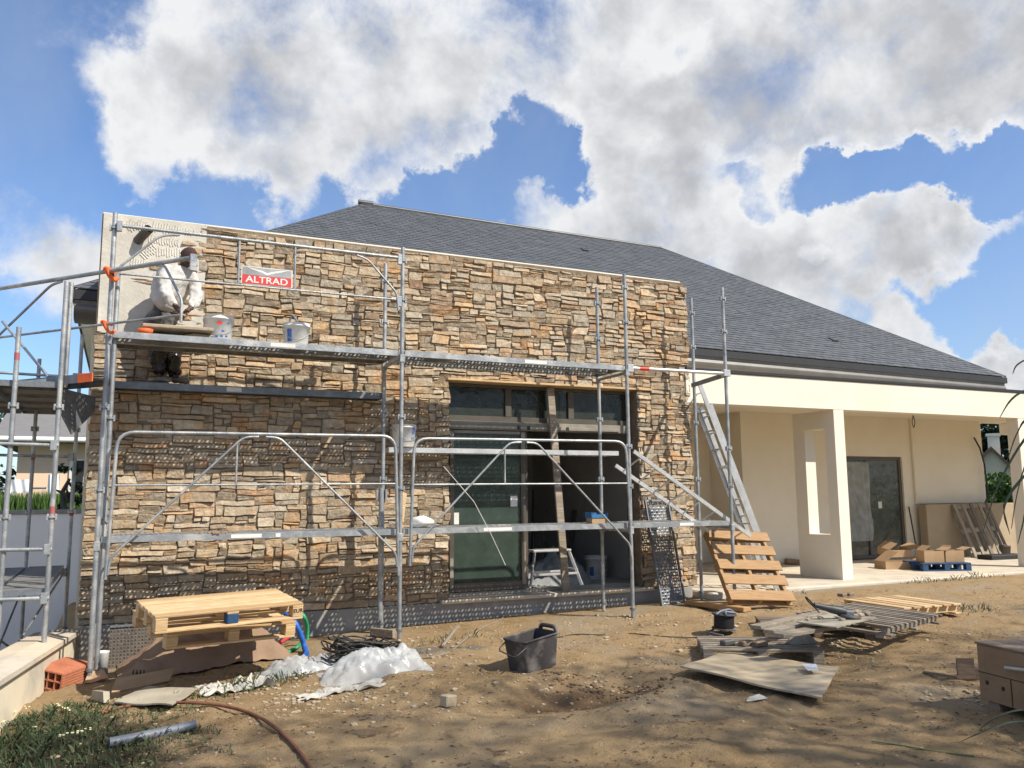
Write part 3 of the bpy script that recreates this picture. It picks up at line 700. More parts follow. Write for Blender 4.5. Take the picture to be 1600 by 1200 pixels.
# ------------------------------------------------------------------ scaffolding
FY, IY = -1.05, -.35
ZL, ZU = 1.06, 3.06
PX = [0., 3., 6., 7.59]
scaf = thing('scaffold', (3.8, -.7, -.1), 'galvanised steel facade scaffold standing against the stone-clad wall', 'scaffold')
def coupler(b, x, y, z, s_=.03):
    b.box(x-.045, x-.024, y-.02, y+.02, z-s_, z+s_, .003); b.box(x+.024, x+.045, y-.02, y+.02, z-s_, z+s_, .003); b.tube([(x, y, z-.008), (x, y, z+.008)], .04, 12)
def post(x, y, z0, z1, marks, parent, base=True, nm='post', wob=0.):
    b = MB(); b.tube([(x, y, z0+.02), (x+wob, y, z1)], .0235, 14)
    for z in marks: coupler(b, x+wob*(z-z0)/(z1-z0), y, z)
    o = b.build(nm, STEEL, parent)
    if base:
        b = MB(); b.box(x-.07, x+.07, y-.07, y+.07, z0-.01, z0+.008, .002); b.tube([(x, y, z0), (x, y, z0+.16)], .0165, 10); b.tube([(x, y, z0+.11), (x, y, z0+.135)], .038, 8); b.build('base_jack', STEEL_D, o)
    return o
for x, top in zip(PX, (4.26, 4.26, 4.26, 4.24)):
    post(x, FY, gh(x, FY)-.015, top, (4.08, 3.62, 2.02, 1.52) if x > 5 else (4.10, 3.64, 2.3, 1.5), scaf)
for x in PX[1:]:
    post(x, IY, gh(x, IY)-.01, 4.25, (4.02, 3.52, 2.42, 1.62), scaf)
post(.02, IY, gh(0, IY)-.01, 3.1, (2.4, 1.6), scaf)
post(.055, FY+.075, -.2, 3.72, (2.2, 1.2), scaf, base=False, nm='post')
b = MB(); b.tube([(2.975, IY-.03, .0), (2.975, IY-.03, 1.52)], .03, 12); b.box(2.91, 2.93, IY-.05, IY-.01, 1.38, 1.5); b.box(3.02, 3.04, IY-.05, IY-.01, 1.38, 1.5); b.build('post', STEEL, scaf)

def holed(b, x0, x1, y0, y1, z, cell=.045, hole=.0145, th=.0):
    """punched steel sheet: every cell is a frame round a diamond hole"""
    nx = max(1, int((x1-x0)/cell)); ny = max(1, int((y1-y0)/cell)); dx = (x1-x0)/nx; dy = (y1-y0)/ny
    vs = []; fs = []
    for j in range(ny):
        for i in range(nx):
            ox = (dx/2 if j % 2 else 0)*0
            cx = x0+(i+.5)*dx+ox; cy = y0+(j+.5)*dy; k = len(vs)
            for sx, sy in ((-1, -1), (1, -1), (1, 1), (-1, 1)): vs.append((cx+sx*dx/2, cy+sy*dy/2, z))
            h = hole*(1 if (i+j) % 2 else .55)
            for sx, sy in ((-1, -.75), (1, -.75), (1, .75), (-1, .75)): vs.append((cx+sx*h*.72, cy+sy*h, z+.004))
            for q in range(4): fs.append((k+q, k+(q+1) % 4, k+4+(q+1) % 4, k+4+q))
    b.add(vs, fs)
def plank(x0, x1, y0, y1, z, parent, perf=True, tapes=(), mat=STEEL, ht=.062):
    b = MB()
    b.box(x0, x1, y0, y0+.006, z-ht, z, .001); b.box(x0, x1, y1-.006, y1, z-ht, z, .001)
    b.box(x0, x1, y0+.006, y0+.032, z-ht, z-ht+.005); b.box(x0, x1, y1-.032, y1-.006, z-ht, z-ht+.005)
    b.box(x0-.012, x0, y0, y1, z-ht, z-.001, .002); b.box(x1, x1+.012, y0, y1, z-ht, z-.001, .002)
    b.mi = 0
    if perf: holed(b, x0, x1, y0+.006, y1-.006, z-.004)
    else: b.mi = 1; b.box(x0, x1, y0+.006, y1-.006, z-.016, z-.004)
    o = b.build('deck_plank', [mat, PLY_D], parent, recalc=not perf)
    for (tx, tw) in tapes:
        q = MB(); q.box(tx, tx+tw, y0-.0035, y0-.001, z-ht+.012, z-.012); q.build('paper_label', WHITEP, o)
    return o
ymid = (FY+IY)/2
for bi in range(3):
    xa, xb = PX[bi]+.05, PX[bi+1]-.05
    tp = [[(1.22, .30), (1.66, .05)], [(1.0+3, .36)], [(6.75, .22)]][bi]
    plank(xa, xb, FY+.005, ymid-.006, ZL, scaf, True, tp)
    plank(xa, xb, ymid+.006, IY-.02, ZL, scaf, bi != 2)
for bi in range(2):
    xa, xb = PX[bi]+.05, PX[bi+1]-.05
    plank(xa, xb, FY+.005, ymid-.006, ZU, scaf, True, [[(1.55, .26)], [(4.55, .3)]][bi], ht=.066)
    plank(xa, xb, ymid+.006, IY-.02, ZU, scaf, bi == 1, ht=.066)
plank(.05, 2.98, IY+.03, -.06, 2.655, scaf, False, [(1.2, .16)], STEEL_D, .075)
plank(3.08, 6.28, IY+.0, -.07, 2.0, scaf, True, [(4.9, .02)], ALU, .06)
# transoms between front and inner posts
for x in PX:
    for z in (ZL-.09, ZU-.095):
        if x == 7.59 and z > 2: continue
        b = MB(); b.tube([(x, FY, z), (x, IY, z)], .02, 10); b.box(x-.03, x+.03, FY-.03, FY+.03, z-.045, z+.045, .005); b.box(x-.03, x+.03, IY-.03, IY+.03, z-.045, z+.045, .005); b.build('transom', STEEL, scaf)
b = MB(); b.tube([(6.0, FY, ZU-.03), (7.59, FY, ZU-.02)], .0235, 12); b.box(6.0, 6.09, FY-.034, FY+.034, ZU-.085, ZU+.02, .005); b.box(7.54, 7.65, FY-.034, FY+.034, ZU-.06, ZU+.03, .005)
lg = b.build('ledger', ALU, scaf); b = MB(); b.tube([(6.19, FY, ZU-.0285), (6.34, FY, ZU-.0275)], .0245, 12); b.build('red_tape', REDP, lg)
b = MB(); b.bar((7.59, FY, ZU-.035), (7.55, IY, ZU-.10), .035, .06, .004); b.build('transom', STEEL_D, scaf)
def arc(pts, r, k=5):
    """polyline with rounded corners"""
    pts = [Vector(p) for p in pts]; out = [pts[0]]
    for i in range(1, len(pts)-1):
        a, c, d = pts[i-1], pts[i], pts[i+1]; u = (a-c).normalized(); w = (d-c).normalized()
        r_ = min(r, (a-c).length*.48, (d-c).length*.48)
        p, q = c+u*r_, c+w*r_
        for j in range(k+1): t = j/k; out.append((p*(1-t)+c*t)*(1-t)+(c*(1-t)+q*t)*t)
    out.append(pts[-1]); return out
# one-piece folding guardrails of the lower lift
YG = FY-.045
for xa, xb in ((.09, 2.97), (3.10, 5.98)):
    L_ = xb-xa; b = MB()
    b.tube(arc([(xa, YG, .66), (xa+.04, YG, 2.06), (xb-.05, YG, 2.08), (xb, YG, .56)], .16), .0175, 10)
    b.tube([(xa+.03, YG, 1.545), (xb-.03, YG, 1.555)], .0105, 8)
    m_ = xa+L_*.48
    b.tube(arc([(xa+.02, YG-.01, .70), (xa+.03, YG-.01, .86), (m_-.17, YG-.015, 2.035), (m_-.02, YG-.015, 2.04)], .1), .0125, 8)
    b.tube(arc([(m_+.05, YG-.015, 2.04), (m_+.19, YG-.015, 2.035), (xb-.03, YG-.01, .80), (xb-.02, YG-.01, .66)], .1), .0125, 8)
    b.tube([(m_-.23, YG, 1.55), (m_-.23, YG, 1.98)], .011, 8); b.build('guardrail', STEEL, scaf)
# upper guardrail of the left bay with the maker's plate
b = MB(); zt, zm = 4.12, 3.63
b.tube([(.05, YG, zt), (2.95, YG, zt)], .0185, 10); b.tube([(.03, YG, zm), (2.95, YG, zm)], .0115, 8)
b.tube([(1.195, YG, zm), (1.195, YG, zt)], .0115, 8); b.tube([(1.775, YG, zm), (1.775, YG, zt)], .0115, 8)
b.tube(arc([(.60, YG-.01, zt-.03), (.42, YG-.01, zt-.06), (.06, YG-.01, 3.69), (.04, YG-.01, 3.58)], .07), .0125, 8)
b.tube(arc([(2.45, YG-.01, zt-.03), (2.57, YG-.01, zt-.06), (2.92, YG-.01, 3.70), (2.935, YG-.01, 3.50)], .07), .0125, 8)
for z in (zt, zm): b.box(.02, .07, YG-.02, YG+.02, z-.06, z+.045, .004); b.box(2.925, 2.975, YG-.02, YG+.02, z-.08, z+.045, .004)
gr = b.build('guardrail', STEEL, scaf)
# the plate
b = MB(); b.box(1.222, 1.75, YG-.008, YG-.002, 3.645, 3.84, .002); sg = b.build('sign_plate', WHITEP, gr)
b = MB(); b.box(1.232, 1.74, YG-.0105, YG-.0085, 3.652, 3.745); b.build('red_band', REDP, sg)
b = MB(); b.box(1.232, 1.74, YG-.0103, YG-.0085, 3.748, 3.832); b.build('grey_band', M("grey_print", (.36, .37, .38), (.22, .23, .24), 6, .5), sg)
b = MB(); yb_ = YG-.0118
def wing(s_):
    c0 = 1.486; P_ = [(0, 3.757), (.06, 3.782), (.15, 3.806), (.215, 3.828), (.12, 3.818), (.05, 3.80), (0, 3.783)]
    b.prism([(c0+s_*x, yb_, z) for x, z in P_], (0, .0016, 0))
wing(1); wing(-1); b.build('bird_mark', WHITEP, sg)
def text(body, size, mat, parent, at, name='lettering', ext=.001, rot=(PI/2, 0, 0), sx=1.):
    cu = bpy.data.curves.new('t', 'FONT'); cu.body = body; cu.size = size; cu.extrude = ext; cu.align_x = 'CENTER'; cu.align_y = 'CENTER'; cu.offset = size*.014
    o = bpy.data.objects.new('t', cu); COL.objects.link(o); dg = bpy.context.evaluated_depsgraph_get(); dg.update()
    me = bpy.data.meshes.new_from_object(o.evaluated_get(dg)); bpy.data.objects.remove(o)
    me.materials.clear(); me.materials.append(mat); me.name = name
    me.transform(Matrix.Diagonal((sx, 1, 1, 1)))
    o = bpy.data.objects.new(name, me); COL.objects.link(o)
    o.rotation_euler = rot
    if parent: o.parent = parent; o.location = Vector(at)-world_loc(parent)
    else: o.location = at
    return o
text('ALTRAD', .098, WHITEP, sg, (1.486, YG-.0115, 3.698), sx=1.18)
# slanting ladder beam in the short end bay
b = MB(); a0, a1 = Vector((6.06, FY-.02, 1.96)), Vector((8.0, FY+.12, .84)); o_ = Vector((-.10, .28, -.17))
b.bar(a0, a1, .025, .05); b.bar(a0+o_, a1+o_, .025, .05)
for k in range(8):
    p = a0.lerp(a1, (k+.5)/8); b.tube([p, p+o_], .012, 8)
b.build('access_ladder', ALU, scaf)

# ---- second scaffold along the left flank
sc2 = thing('scaffold', (-.6, .6, -.9), 'narrow steel side scaffold beyond the low garden wall, with dark decks', 'scaffold')
for (x, y, top) in ((-.40, -.9, 3.55), (-.78, -.9, 3.06), (-.37, 2.1, 3.55), (-.84, 2.1, 3.2)):
    o = post(x, y, gh(x, y)-.01, top, (2.3, 1.25), sc2)
    zz = {(-.40): 1.28, (-.78): 2.74, (-.37): 1.2, (-.84): 1.9}[x]
    b = MB(); b.tube([(x, y, zz), (x, y, zz+.07)], .0243, 12); b.build('red_tape', M('worn_red_paint', (.42, .08, .08), (.30, .12, .12), 20, .6) if 'worn_red_paint' not in MATS else MATS['worn_red_paint'], o)
b = MB(); b.tube([(-.36, -.86, 2.5), (-.36, -.86, 3.55)], .021, 12); b.build('post', STEEL, sc2)
def plank_y(x0, x1, y0, y1, z, perf, nm='deck_plank', ht=.06, mat=STEEL_D):
    b = MB(); b.mi = 0
    b.box(x0, x0+.006, y0, y1, z-ht, z); b.box(x1-.006, x1, y0, y1, z-ht, z); b.box(x0, x1, y0-.012, y0, z-ht, z, .002); b.box(x0, x1, y1, y1+.012, z-ht, z, .002)
    if perf: holed(b, x0+.006, x1-.006, y0, y1, z-.004)
    else: b.mi = 1; b.box(x0+.006, x1-.006, y0, y1, z-.018, z-.005)
    for k in range(4): b.mi = 0; yy = y0+(y1-y0)*(k+.5)/4; b.box(x0+.006, x1-.006, yy-.012, yy+.012, z-.05, z-.019)
    return b.build(nm, [mat, M("grey_deck_board", (.20, .19, .175), (.14, .13, .12), 5, .85)] if 'grey_deck_board' not in MATS else [mat, MATS["grey_deck_board"]], sc2, recalc=not perf)
plank_y(-1.30, -.84, -.86, 2.1, .58, False); plank_y(-.80, -.42, -.86, 2.1, .585, False)
plank_y(-1.55, -1.0, -.86, 2.1, 2.55, False); plank_y(-.98, -.42, -.86, 2.1, 2.55, False)
# bridging plank and toe plate swung round the corner, with its loose rail
u2 = Vector((-.655, .755, 0)); n2 = Vector((.755, .655, 0))
p0 = Vector((-.17, -1.12, 2.6)); p1 = p0+u2*2.6
b = MB(); b.bar(p0+Vector((0, 0, -.03)), p1+Vector((0, 0, -.03)), .012, .085)
T_ = Matrix(((u2.x, n2.x, 0, p0.x), (u2.y, n2.y, 0, p0.y), (0, 0, 1, 0), (0, 0, 0, 1)))
b.T = T_; holed(b, 0, 2.6, 0.01, .3, 2.585); b.T = Matrix.Identity(4)
b.bar(p0+n2*.3+Vector((0, 0, -.03)), p1+n2*.3+Vector((0, 0, -.03)), .012, .085)
cp = b.build('corner_plank', STEEL_D, sc2, recalc=False)
b = MB(); q = p0+u2*.55-n2*.0075+Vector((0, 0, -.028)); b.bar(q, q+u2*.34, .002, .05); b.build('paper_label', WHITEP, cp)
b = MB(); q = p0-n2*.012+Vector((0, 0, -.03)); b.bar(q, q+u2*.10, .012, .09); b.bar(q-u2*.10, q-u2*.0, .012, .085); b.build('orange_strap', ORANGE, cp)
b = MB(); b.prism([(-.42, -.84, 2.50), (-.12, -.1, 2.50), (-.12, -.1, 2.34), (-.30, -.6, 2.06), (-.42, -.84, 2.3)], (.012, 0, 0)); b.build('gusset_plate', STEEL_D, sc2)
ra = Vector((-.05, -1.13, 3.63)); e0 = ra+u2*1.9; e1 = ra-u2*1.13
mid = Vector((0, 0, -.53))
b = MB(); b.tube([e0, e1], .021, 10); b.tube([e0+mid, e1+mid-u2*(-.12)], .0135, 8)
b.box(e1.x-.03, e1.x+.03, e1.y-.025, e1.y+.025, e1.z-.13, e1.z+.03, .004)
g1 = e1+mid+u2*.12
b.tube(arc([e1+u2*.46+Vector((0, 0, -.02)), e1+u2*.36+Vector((0, 0, -.03)), g1+Vector((.0, 0, .14)), g1+Vector((0, 0, -.07))], .06), .013, 8)
m0 = ra+u2*.62
b.tube(arc([m0+Vector((0, 0, -.03)), m0+u2*.16+Vector((0, 0, -.05)), m0+u2*1.1+Vector((0, 0, -.62))], .06), .013, 8)
b.tube([Vector((-.36, -.86, 3.25))+u2*1.0, Vector((-.36, -.86, 2.62))-u2*-.25], .014, 8)
b.build('guardrail', STEEL, sc2)
b = MB()
for zc in (3.63, 3.10): 
    b.tube(arc([(-.055, -1.19, zc+.03), (-.02, -1.165, zc-.05), (.03, -1.15, zc-.09), (.05, -1.12, zc-.05)], .03), .022 if zc > 3.5 else .016, 7); b.tube([(-.07, -1.12, zc+.03), (.03, -1.16, zc+.0)], .026 if zc > 3.5 else .018, 7)
b.build('orange_strap', ORANGE, sc2)
for (y, z) in ((-.9, .95), (-.9, 1.93), (-.9, .50), (2.1, 2.98), (2.1, .5), (2.1, 1.95)):
    b = MB(); b.tube([(-1.6, y-.03, z+.02), (-.38, y-.03, z)], .0185, 10); b.box(-.45, -.39, y-.06, y, z-.05, z+.05, .004); b.build('transom', STEEL, sc2)
b = MB(); b.tube([(-.82, -.88, -.1), (-.82, 2.1, .45)], .012, 8); b.tube([(-.80, 2.08, -.5), (-1.2, -.8, .5)], .012, 8); b.tube([(-.41, 2.1, .5), (-.75, -.86, -.15)], .012, 8); b.build('brace', STEEL, sc2)

# ------------------------------------------------------------------ ladder on the porch side
ld = thing('ladder', (8.5, -.1, 0), 'white aluminium extension ladder leaning on the right edge of the stone wall', 'ladder')
lt = Vector((7.83, -.02, 3.05)); lb = Vector((8.86, -.30, .05)); ax = (lb-lt).normalized()
side = Vector((.22, .95, .1)); side = (side-ax*side.dot(ax)).normalized(); nr = ax.cross(side)
for k, (off, w_, t0, t1) in enumerate(((0, .40, 0, 1), (.055, .34, .12, 1.02))):
    o_ = nr*off
    for sgn in (-1, 1):
        b = MB(); b.bar(lt.lerp(lb, t0)+o_+side*sgn*w_/2, lt.lerp(lb, t1)+o_+side*sgn*w_/2, .024, .065, .003, up=nr); b.build('stile', ALU, ld)
    n_ = 11
    for i in range(n_):
        p = lt.lerp(lb, t0+(t1-t0)*(i+.6)/n_)+o_; b = MB(); b.tube([p-side*w_/2, p+side*w_/2], .014, 8); b.build('rung', ALU, ld)

# ------------------------------------------------------------------ punched deck panel leaning by the opening
pn = thing('deck_panel', (7.15, -.25, -.1), 'punched steel scaffold deck panel leaning upright on the stones right of the window', 'panel')
A = Vector((6.83, -.10, 1.33)); Bq = Vector((7.23, -.10, 1.335)); C_ = Vector((7.40, -.42, -.10)); D_ = Vector((7.00, -.42, -.115))
ux_ = (Bq-A).normalized(); uy_ = (D_-A).normalized(); uz_ = ux_.cross(uy_).normalized(); uy_ = uz_.cross(ux_); LH = (D_-A).length; LW = (Bq-A).length
b = MB(); b.T = Matrix(((ux_.x, uy_.x, uz_.x, A.x), (ux_.y, uy_.y, uz_.y, A.y), (ux_.z, uy_.z, uz_.z, A.z), (0, 0, 0, 1)))
if uz_.y < 0: zf = .05
else: zf = -.05
holed(b, .02, LW-.02, .03, LH-.03, 0, .04, .0175); b.build('punched_sheet', STEEL_D, pn, recalc=False)
b = MB(); b.T = Matrix(((ux_.x, uy_.x, uz_.x, A.x), (ux_.y, uy_.y, uz_.y, A.y), (ux_.z, uy_.z, uz_.z, A.z), (0, 0, 0, 1)))
b.box(0, .02, 0, LH, -.01, zf, .003); b.box(LW-.02, LW, 0, LH, -.01, zf, .003); b.box(.02, LW-.02, 0, .03, -.01, zf, .003); b.box(.02, LW-.02, LH-.03, LH, -.01, zf, .003)
for xx in (.08, LW-.12): b.box(xx, xx+.05, -.04, 0, -.01, .02, .003)
b.build('frame', STEEL_D, pn)

# ------------------------------------------------------------------ the mason
def skin_obj(name, nodes, edges, mat, parent, levels=2, extra=None, root=None):
    names = list(nodes); base = world_loc(parent)
    me = bpy.data.meshes.new(name); me.from_pydata([(Vector(nodes[n][0])-base)[:] for n in names], [(names.index(a), names.index(c)) for a, c in edges], [])
    o = bpy.data.objects.new(name, me); COL.objects.link(o)
    md = o.modifiers.new('s', 'SKIN'); md.use_smooth_shade = True
    for i, n in enumerate(names):
        r = nodes[n][1]; r = r if isinstance(r, tuple) else (r, r)
        me.skin_vertices[0].data[i].radius = r
        me.skin_vertices[0].data[i].use_root = (n == (root or names[0]))
    sd = o.modifiers.new('d', 'SUBSURF'); sd.levels = levels; sd.render_levels = levels
    dg = bpy.context.evaluated_depsgraph_get(); dg.update()
    m2 = bpy.data.meshes.new_from_object(o.evaluated_get(dg)); bpy.data.objects.remove(o); bpy.data.meshes.remove(me)
    m2.name = name; m2.materials.clear(); m2.materials.append(mat)
    if extra:
        bm = bmesh.new(); bm.from_mesh(m2); extra(bm, base); bm.to_mesh(m2); bm.free()
    m2.polygons.foreach_set('use_smooth', [True]*len(m2.polygons))
    o = bpy.data.objects.new(name, m2); COL.objects.link(o); o.parent = parent
    return o
per = thing('person', (.56, -.2, 2.655), 'man in a white sweatshirt, dark cap and bin-liner leggings bending over the scaffold deck', 'person')
V3 = Vector
HEAD = V3((.735, -.37, 4.055)); FD = V3((.50, -.62, -.60)).normalized(); UPH = (V3((.32, -.30, .88))-FD*V3((.32, -.30, .88)).dot(FD)).normalized(); RT = FD.cross(UPH)
B = {'pelvis': (V3((.47, -.17, 3.40)), .075), 'spine': (V3((.52, -.21, 3.58)), .105), 'chest': (V3((.62, -.28, 3.79)), (.12, .11)), 'neck': (V3((.69, -.325, 3.94)), .05), 'skull': (HEAD-UPH*.05, .06),
     'hip1': (V3((.40, -.20, 3.32)), .06), 'knee1': (V3((.49, -.27, 3.03)), .058), 'ank1': (V3((.51, -.19, 2.75)), .04), 'toe1': (V3((.56, -.27, 2.69)), .032),
     'hip2': (V3((.54, -.15, 3.32)), .06), 'knee2': (V3((.62, -.23, 3.03)), .058), 'ank2': (V3((.66, -.16, 2.75)), .04), 'toe2': (V3((.74, -.24, 2.69)), .032),
     'sh1': (V3((.50, -.36, 3.88)), .062), 'el1': (V3((.525, -.47, 3.60)), .045), 'wr1': (V3((.63, -.535, 3.455)), .028), 'pa1': (V3((.675, -.555, 3.405)), (.030, .020)),
     'sh2': (V3((.80, -.26, 3.87)), .062), 'el2': (V3((.845, -.36, 3.60)), .045), 'wr2': (V3((.775, -.455, 3.47)), .028), 'pa2': (V3((.74, -.50, 3.425)), (.030, .020))}
EB = [('pelvis', 'spine'), ('spine', 'chest'), ('chest', 'neck'), ('neck', 'skull'), ('pelvis', 'hip1'), ('hip1', 'knee1'), ('knee1', 'ank1'), ('ank1', 'toe1'), ('pelvis', 'hip2'), ('hip2', 'knee2'), ('knee2', 'ank2'), ('ank2', 'toe2'),
      ('chest', 'sh1'), ('sh1', 'el1'), ('el1', 'wr1'), ('wr1', 'pa1'), ('chest', 'sh2'), ('sh2', 'el2'), ('el2', 'wr2'), ('wr2', 'pa2')]
for h, s_ in (('1', 1), ('2', -1)):
    pa, wr = B['pa'+h][0], B['wr'+h][0]; d = (pa-wr).normalized(); sd = V3((0, 0, 1)).cross(d).normalized(); dn = sd.cross(d)
    if dn.z > 0: dn = -dn
    for k, (off, ln) in enumerate(((-.027, .060), (-.009, .072), (.009, .068), (.026, .052))):
        a = pa+sd*off+d*.028; m_ = a+d*ln*.5+dn*.008; e = m_+d*ln*.28+dn*ln*.45
        for q, (pt, r) in enumerate(((a, .0105), (m_, .0092), (e, .0075))): B[f'f{h}{k}{q}'] = (pt, r)
        EB += [('pa'+h, f'f{h}{k}0'), (f'f{h}{k}0', f'f{h}{k}1'), (f'f{h}{k}1', f'f{h}{k}2')]
    t0 = wr.lerp(pa, .6)+sd*s_*.034; t1 = t0+d*.035+sd*s_*.012+dn*.012; t2 = t1+d*.026+dn*.014
    for q, (pt, r) in enumerate(((t0, .013), (t1, .011), (t2, .008))): B[f't{h}{q}'] = (pt, r)
    EB += [('pa'+h, f't{h}0'), (f't{h}0', f't{h}1'), (f't{h}1', f't{h}2')]
def head_geo(bm, base):
    r = bmesh.ops.create_uvsphere(bm, u_segments=28, v_segments=20, radius=1)
    def g(x, c, w): return math.exp(-((x-c)/w)**2)
    for v in r['verts']:
        x, y, z = v.co       # x right, y face, z up
        w = .074*(1-.14*max(0, -z)); dpt = .094; hgt = .112
        X, Y, Z = x*w, y*dpt, z*hgt
        if y > 0:
            Y += .022*g(z, -.18, .13)*g(x, 0, .17)            # nose
            Y -= .012*g(z, .08, .10)*(g(x, .38, .17)+g(x, -.38, .17))   # eye sockets
            Y += .006*g(z, .24, .08)*g(x, 0, .5)              # brow
            Y += .008*g(z, -.47, .06)*g(x, 0, .26)            # lips
            Y += .012*g(z, -.78, .13)*g(x, 0, .35)            # chin
        X += .012*g(z, -.02, .20)*g(y, -.02, .10)*(1 if x > 0 else -1)*(abs(x) > .8)  # ears
        v.co = (HEAD+RT*X+FD*Y+UPH*Z)-base
skin_obj('body', B, EB, SKIN, per, 2, head_geo)
grow = lambda k, r, dz=(0, 0, 0): (B[k][0]+V3(dz), r)
H = {'pelvis': grow('pelvis', (.165, .145), (-.01, 0, .12)), 'spine': grow('spine', (.19, .165)), 'chest': grow('chest', (.18, .165)), 'neck': (V3((.675, -.31, 3.925)), .085),
     'sh1': grow('sh1', .088), 'um1': (V3((.505, -.42, 3.74)), .073), 'el1': grow('el1', .068), 'fm1': (V3((.585, -.51, 3.52)), .056), 'wr1': grow('wr1', .042),
     'sh2': grow('sh2', .088), 'um2': (V3((.83, -.31, 3.74)), .073), 'el2': grow('el2', .068), 'fm2': (V3((.805, -.415, 3.53)), .056), 'wr2': grow('wr2', .042)}
def folds(amp, sc):
    def fn(bm, base):
        bm.normal_update()
        for v in bm.verts:
            p = v.co*sc; v.co += v.normal*amp*(noise.noise(p)+.5*noise.noise(p*2.3))
    return fn
skin_obj('sweatshirt', H, [('pelvis', 'spine'), ('spine', 'chest'), ('chest', 'neck'), ('chest', 'sh1'), ('sh1', 'um1'), ('um1', 'el1'), ('el1', 'fm1'), ('fm1', 'wr1'), ('chest', 'sh2'), ('sh2', 'um2'), ('um2', 'el2'), ('el2', 'fm2'), ('fm2', 'wr2')], HOOD, per, 3, folds(.021, 10))
Tn = {'waist': (V3((.50, -.19, 3.50)), (.14, .12)), 'pelvis': grow('pelvis', (.15, .135), (0, 0, .0)), 'hip1': grow('hip1', .115), 'k1': grow('knee1', .088), 'a1': grow('ank1', .062, (0, 0, .03)), 'hip2': grow('hip2', .115), 'k2': grow('knee2', .088), 'a2': grow('ank2', .062, (0, 0, .03))}
skin_obj('trousers', Tn, [('waist', 'pelvis'), ('pelvis', 'hip1'), ('hip1', 'k1'), ('k1', 'a1'), ('pelvis', 'hip2'), ('hip2', 'k2'), ('k2', 'a2')], TROUS, per, 3, folds(.012, 14))
for s_ in '12':
    k_, a_ = B['knee'+s_][0], B['ank'+s_][0]
    G_ = {'k': (k_+V3((0, 0, .07)), .10), 'm': (k_.lerp(a_, .5), .092), 'n': (k_.lerp(a_, .8), .078), 'a': (a_+V3((.0, 0, .0)), .055)}
    skin_obj('plastic_legging', G_, [('k', 'm'), ('m', 'n'), ('n', 'a')], BAGBLK, per, 3, folds(.022, 17))
    S_ = {'h': (a_+V3((-.02, .02, -.035)), (.045, .04)), 'm': (a_.lerp(B['toe'+s_][0], .6)+V3((.01, 0, -.005)), (.046, .036)), 't': (B['toe'+s_][0]+V3((.06, -.05, .0)), (.042, .028))}
    skin_obj('shoe', S_, [('h', 'm'), ('m', 't')], SHOE, per, 2)
b = MB(); vs = []; fs = []; n_ = 24; b.smooth = True
for j in range(9):
    ph = j/8*PI*.52
    for i in range(n_):
        a = 2*PI*i/n_; X = .084*math.sin(ph)*math.cos(a); Y = .104*math.sin(ph)*math.sin(a)-.006; Z = .118*math.cos(ph)+.01
        vs.append(HEAD+RT*X+FD*Y+UPH*Z)
for j in range(8):
    for i in range(n_): fs.append((j*n_+i, j*n_+(i+1) % n_, (j+1)*n_+(i+1) % n_, (j+1)*n_+i))
b.add(vs, fs)
br = []
for (rr, dz) in ((.100, .008), (.162, -.012), (.160, -.018), (.098, .0)):
    for i in range(13):
        a = PI*(.16+.68*i/12); br.append(HEAD+RT*(.084/.104*rr*math.cos(a) if rr < .12 else .088*math.cos(a)*1.02)+FD*(rr*math.sin(a))+UPH*(dz+.004))
b.add(br, [(r*13+i, r*13+i+1, ((r+1) % 4)*13+i+1, ((r+1) % 4)*13+i) for r in range(4) for i in range(12)])
b.build('cap', CAPM, per)
tr = thing('trowel', (.69, -.6, 3.36), 'small pointing trowel held in the bending worker\'s hand', 'trowel')
b = MB(); b.tube([(.66, -.565, 3.375), (.72, -.60, 3.36)], .012, 8); b.build('handle', WOOD, tr)
b = MB(); b.tube([(.72, -.60, 3.36), (.75, -.62, 3.35), (.755, -.625, 3.32)], .004, 6); b.prism([(.74, -.60, 3.315), (.78, -.63, 3.31), (.90, -.71, 3.245), (.75, -.65, 3.31)], (0, 0, .003)); b.build('blade', STEEL, tr)

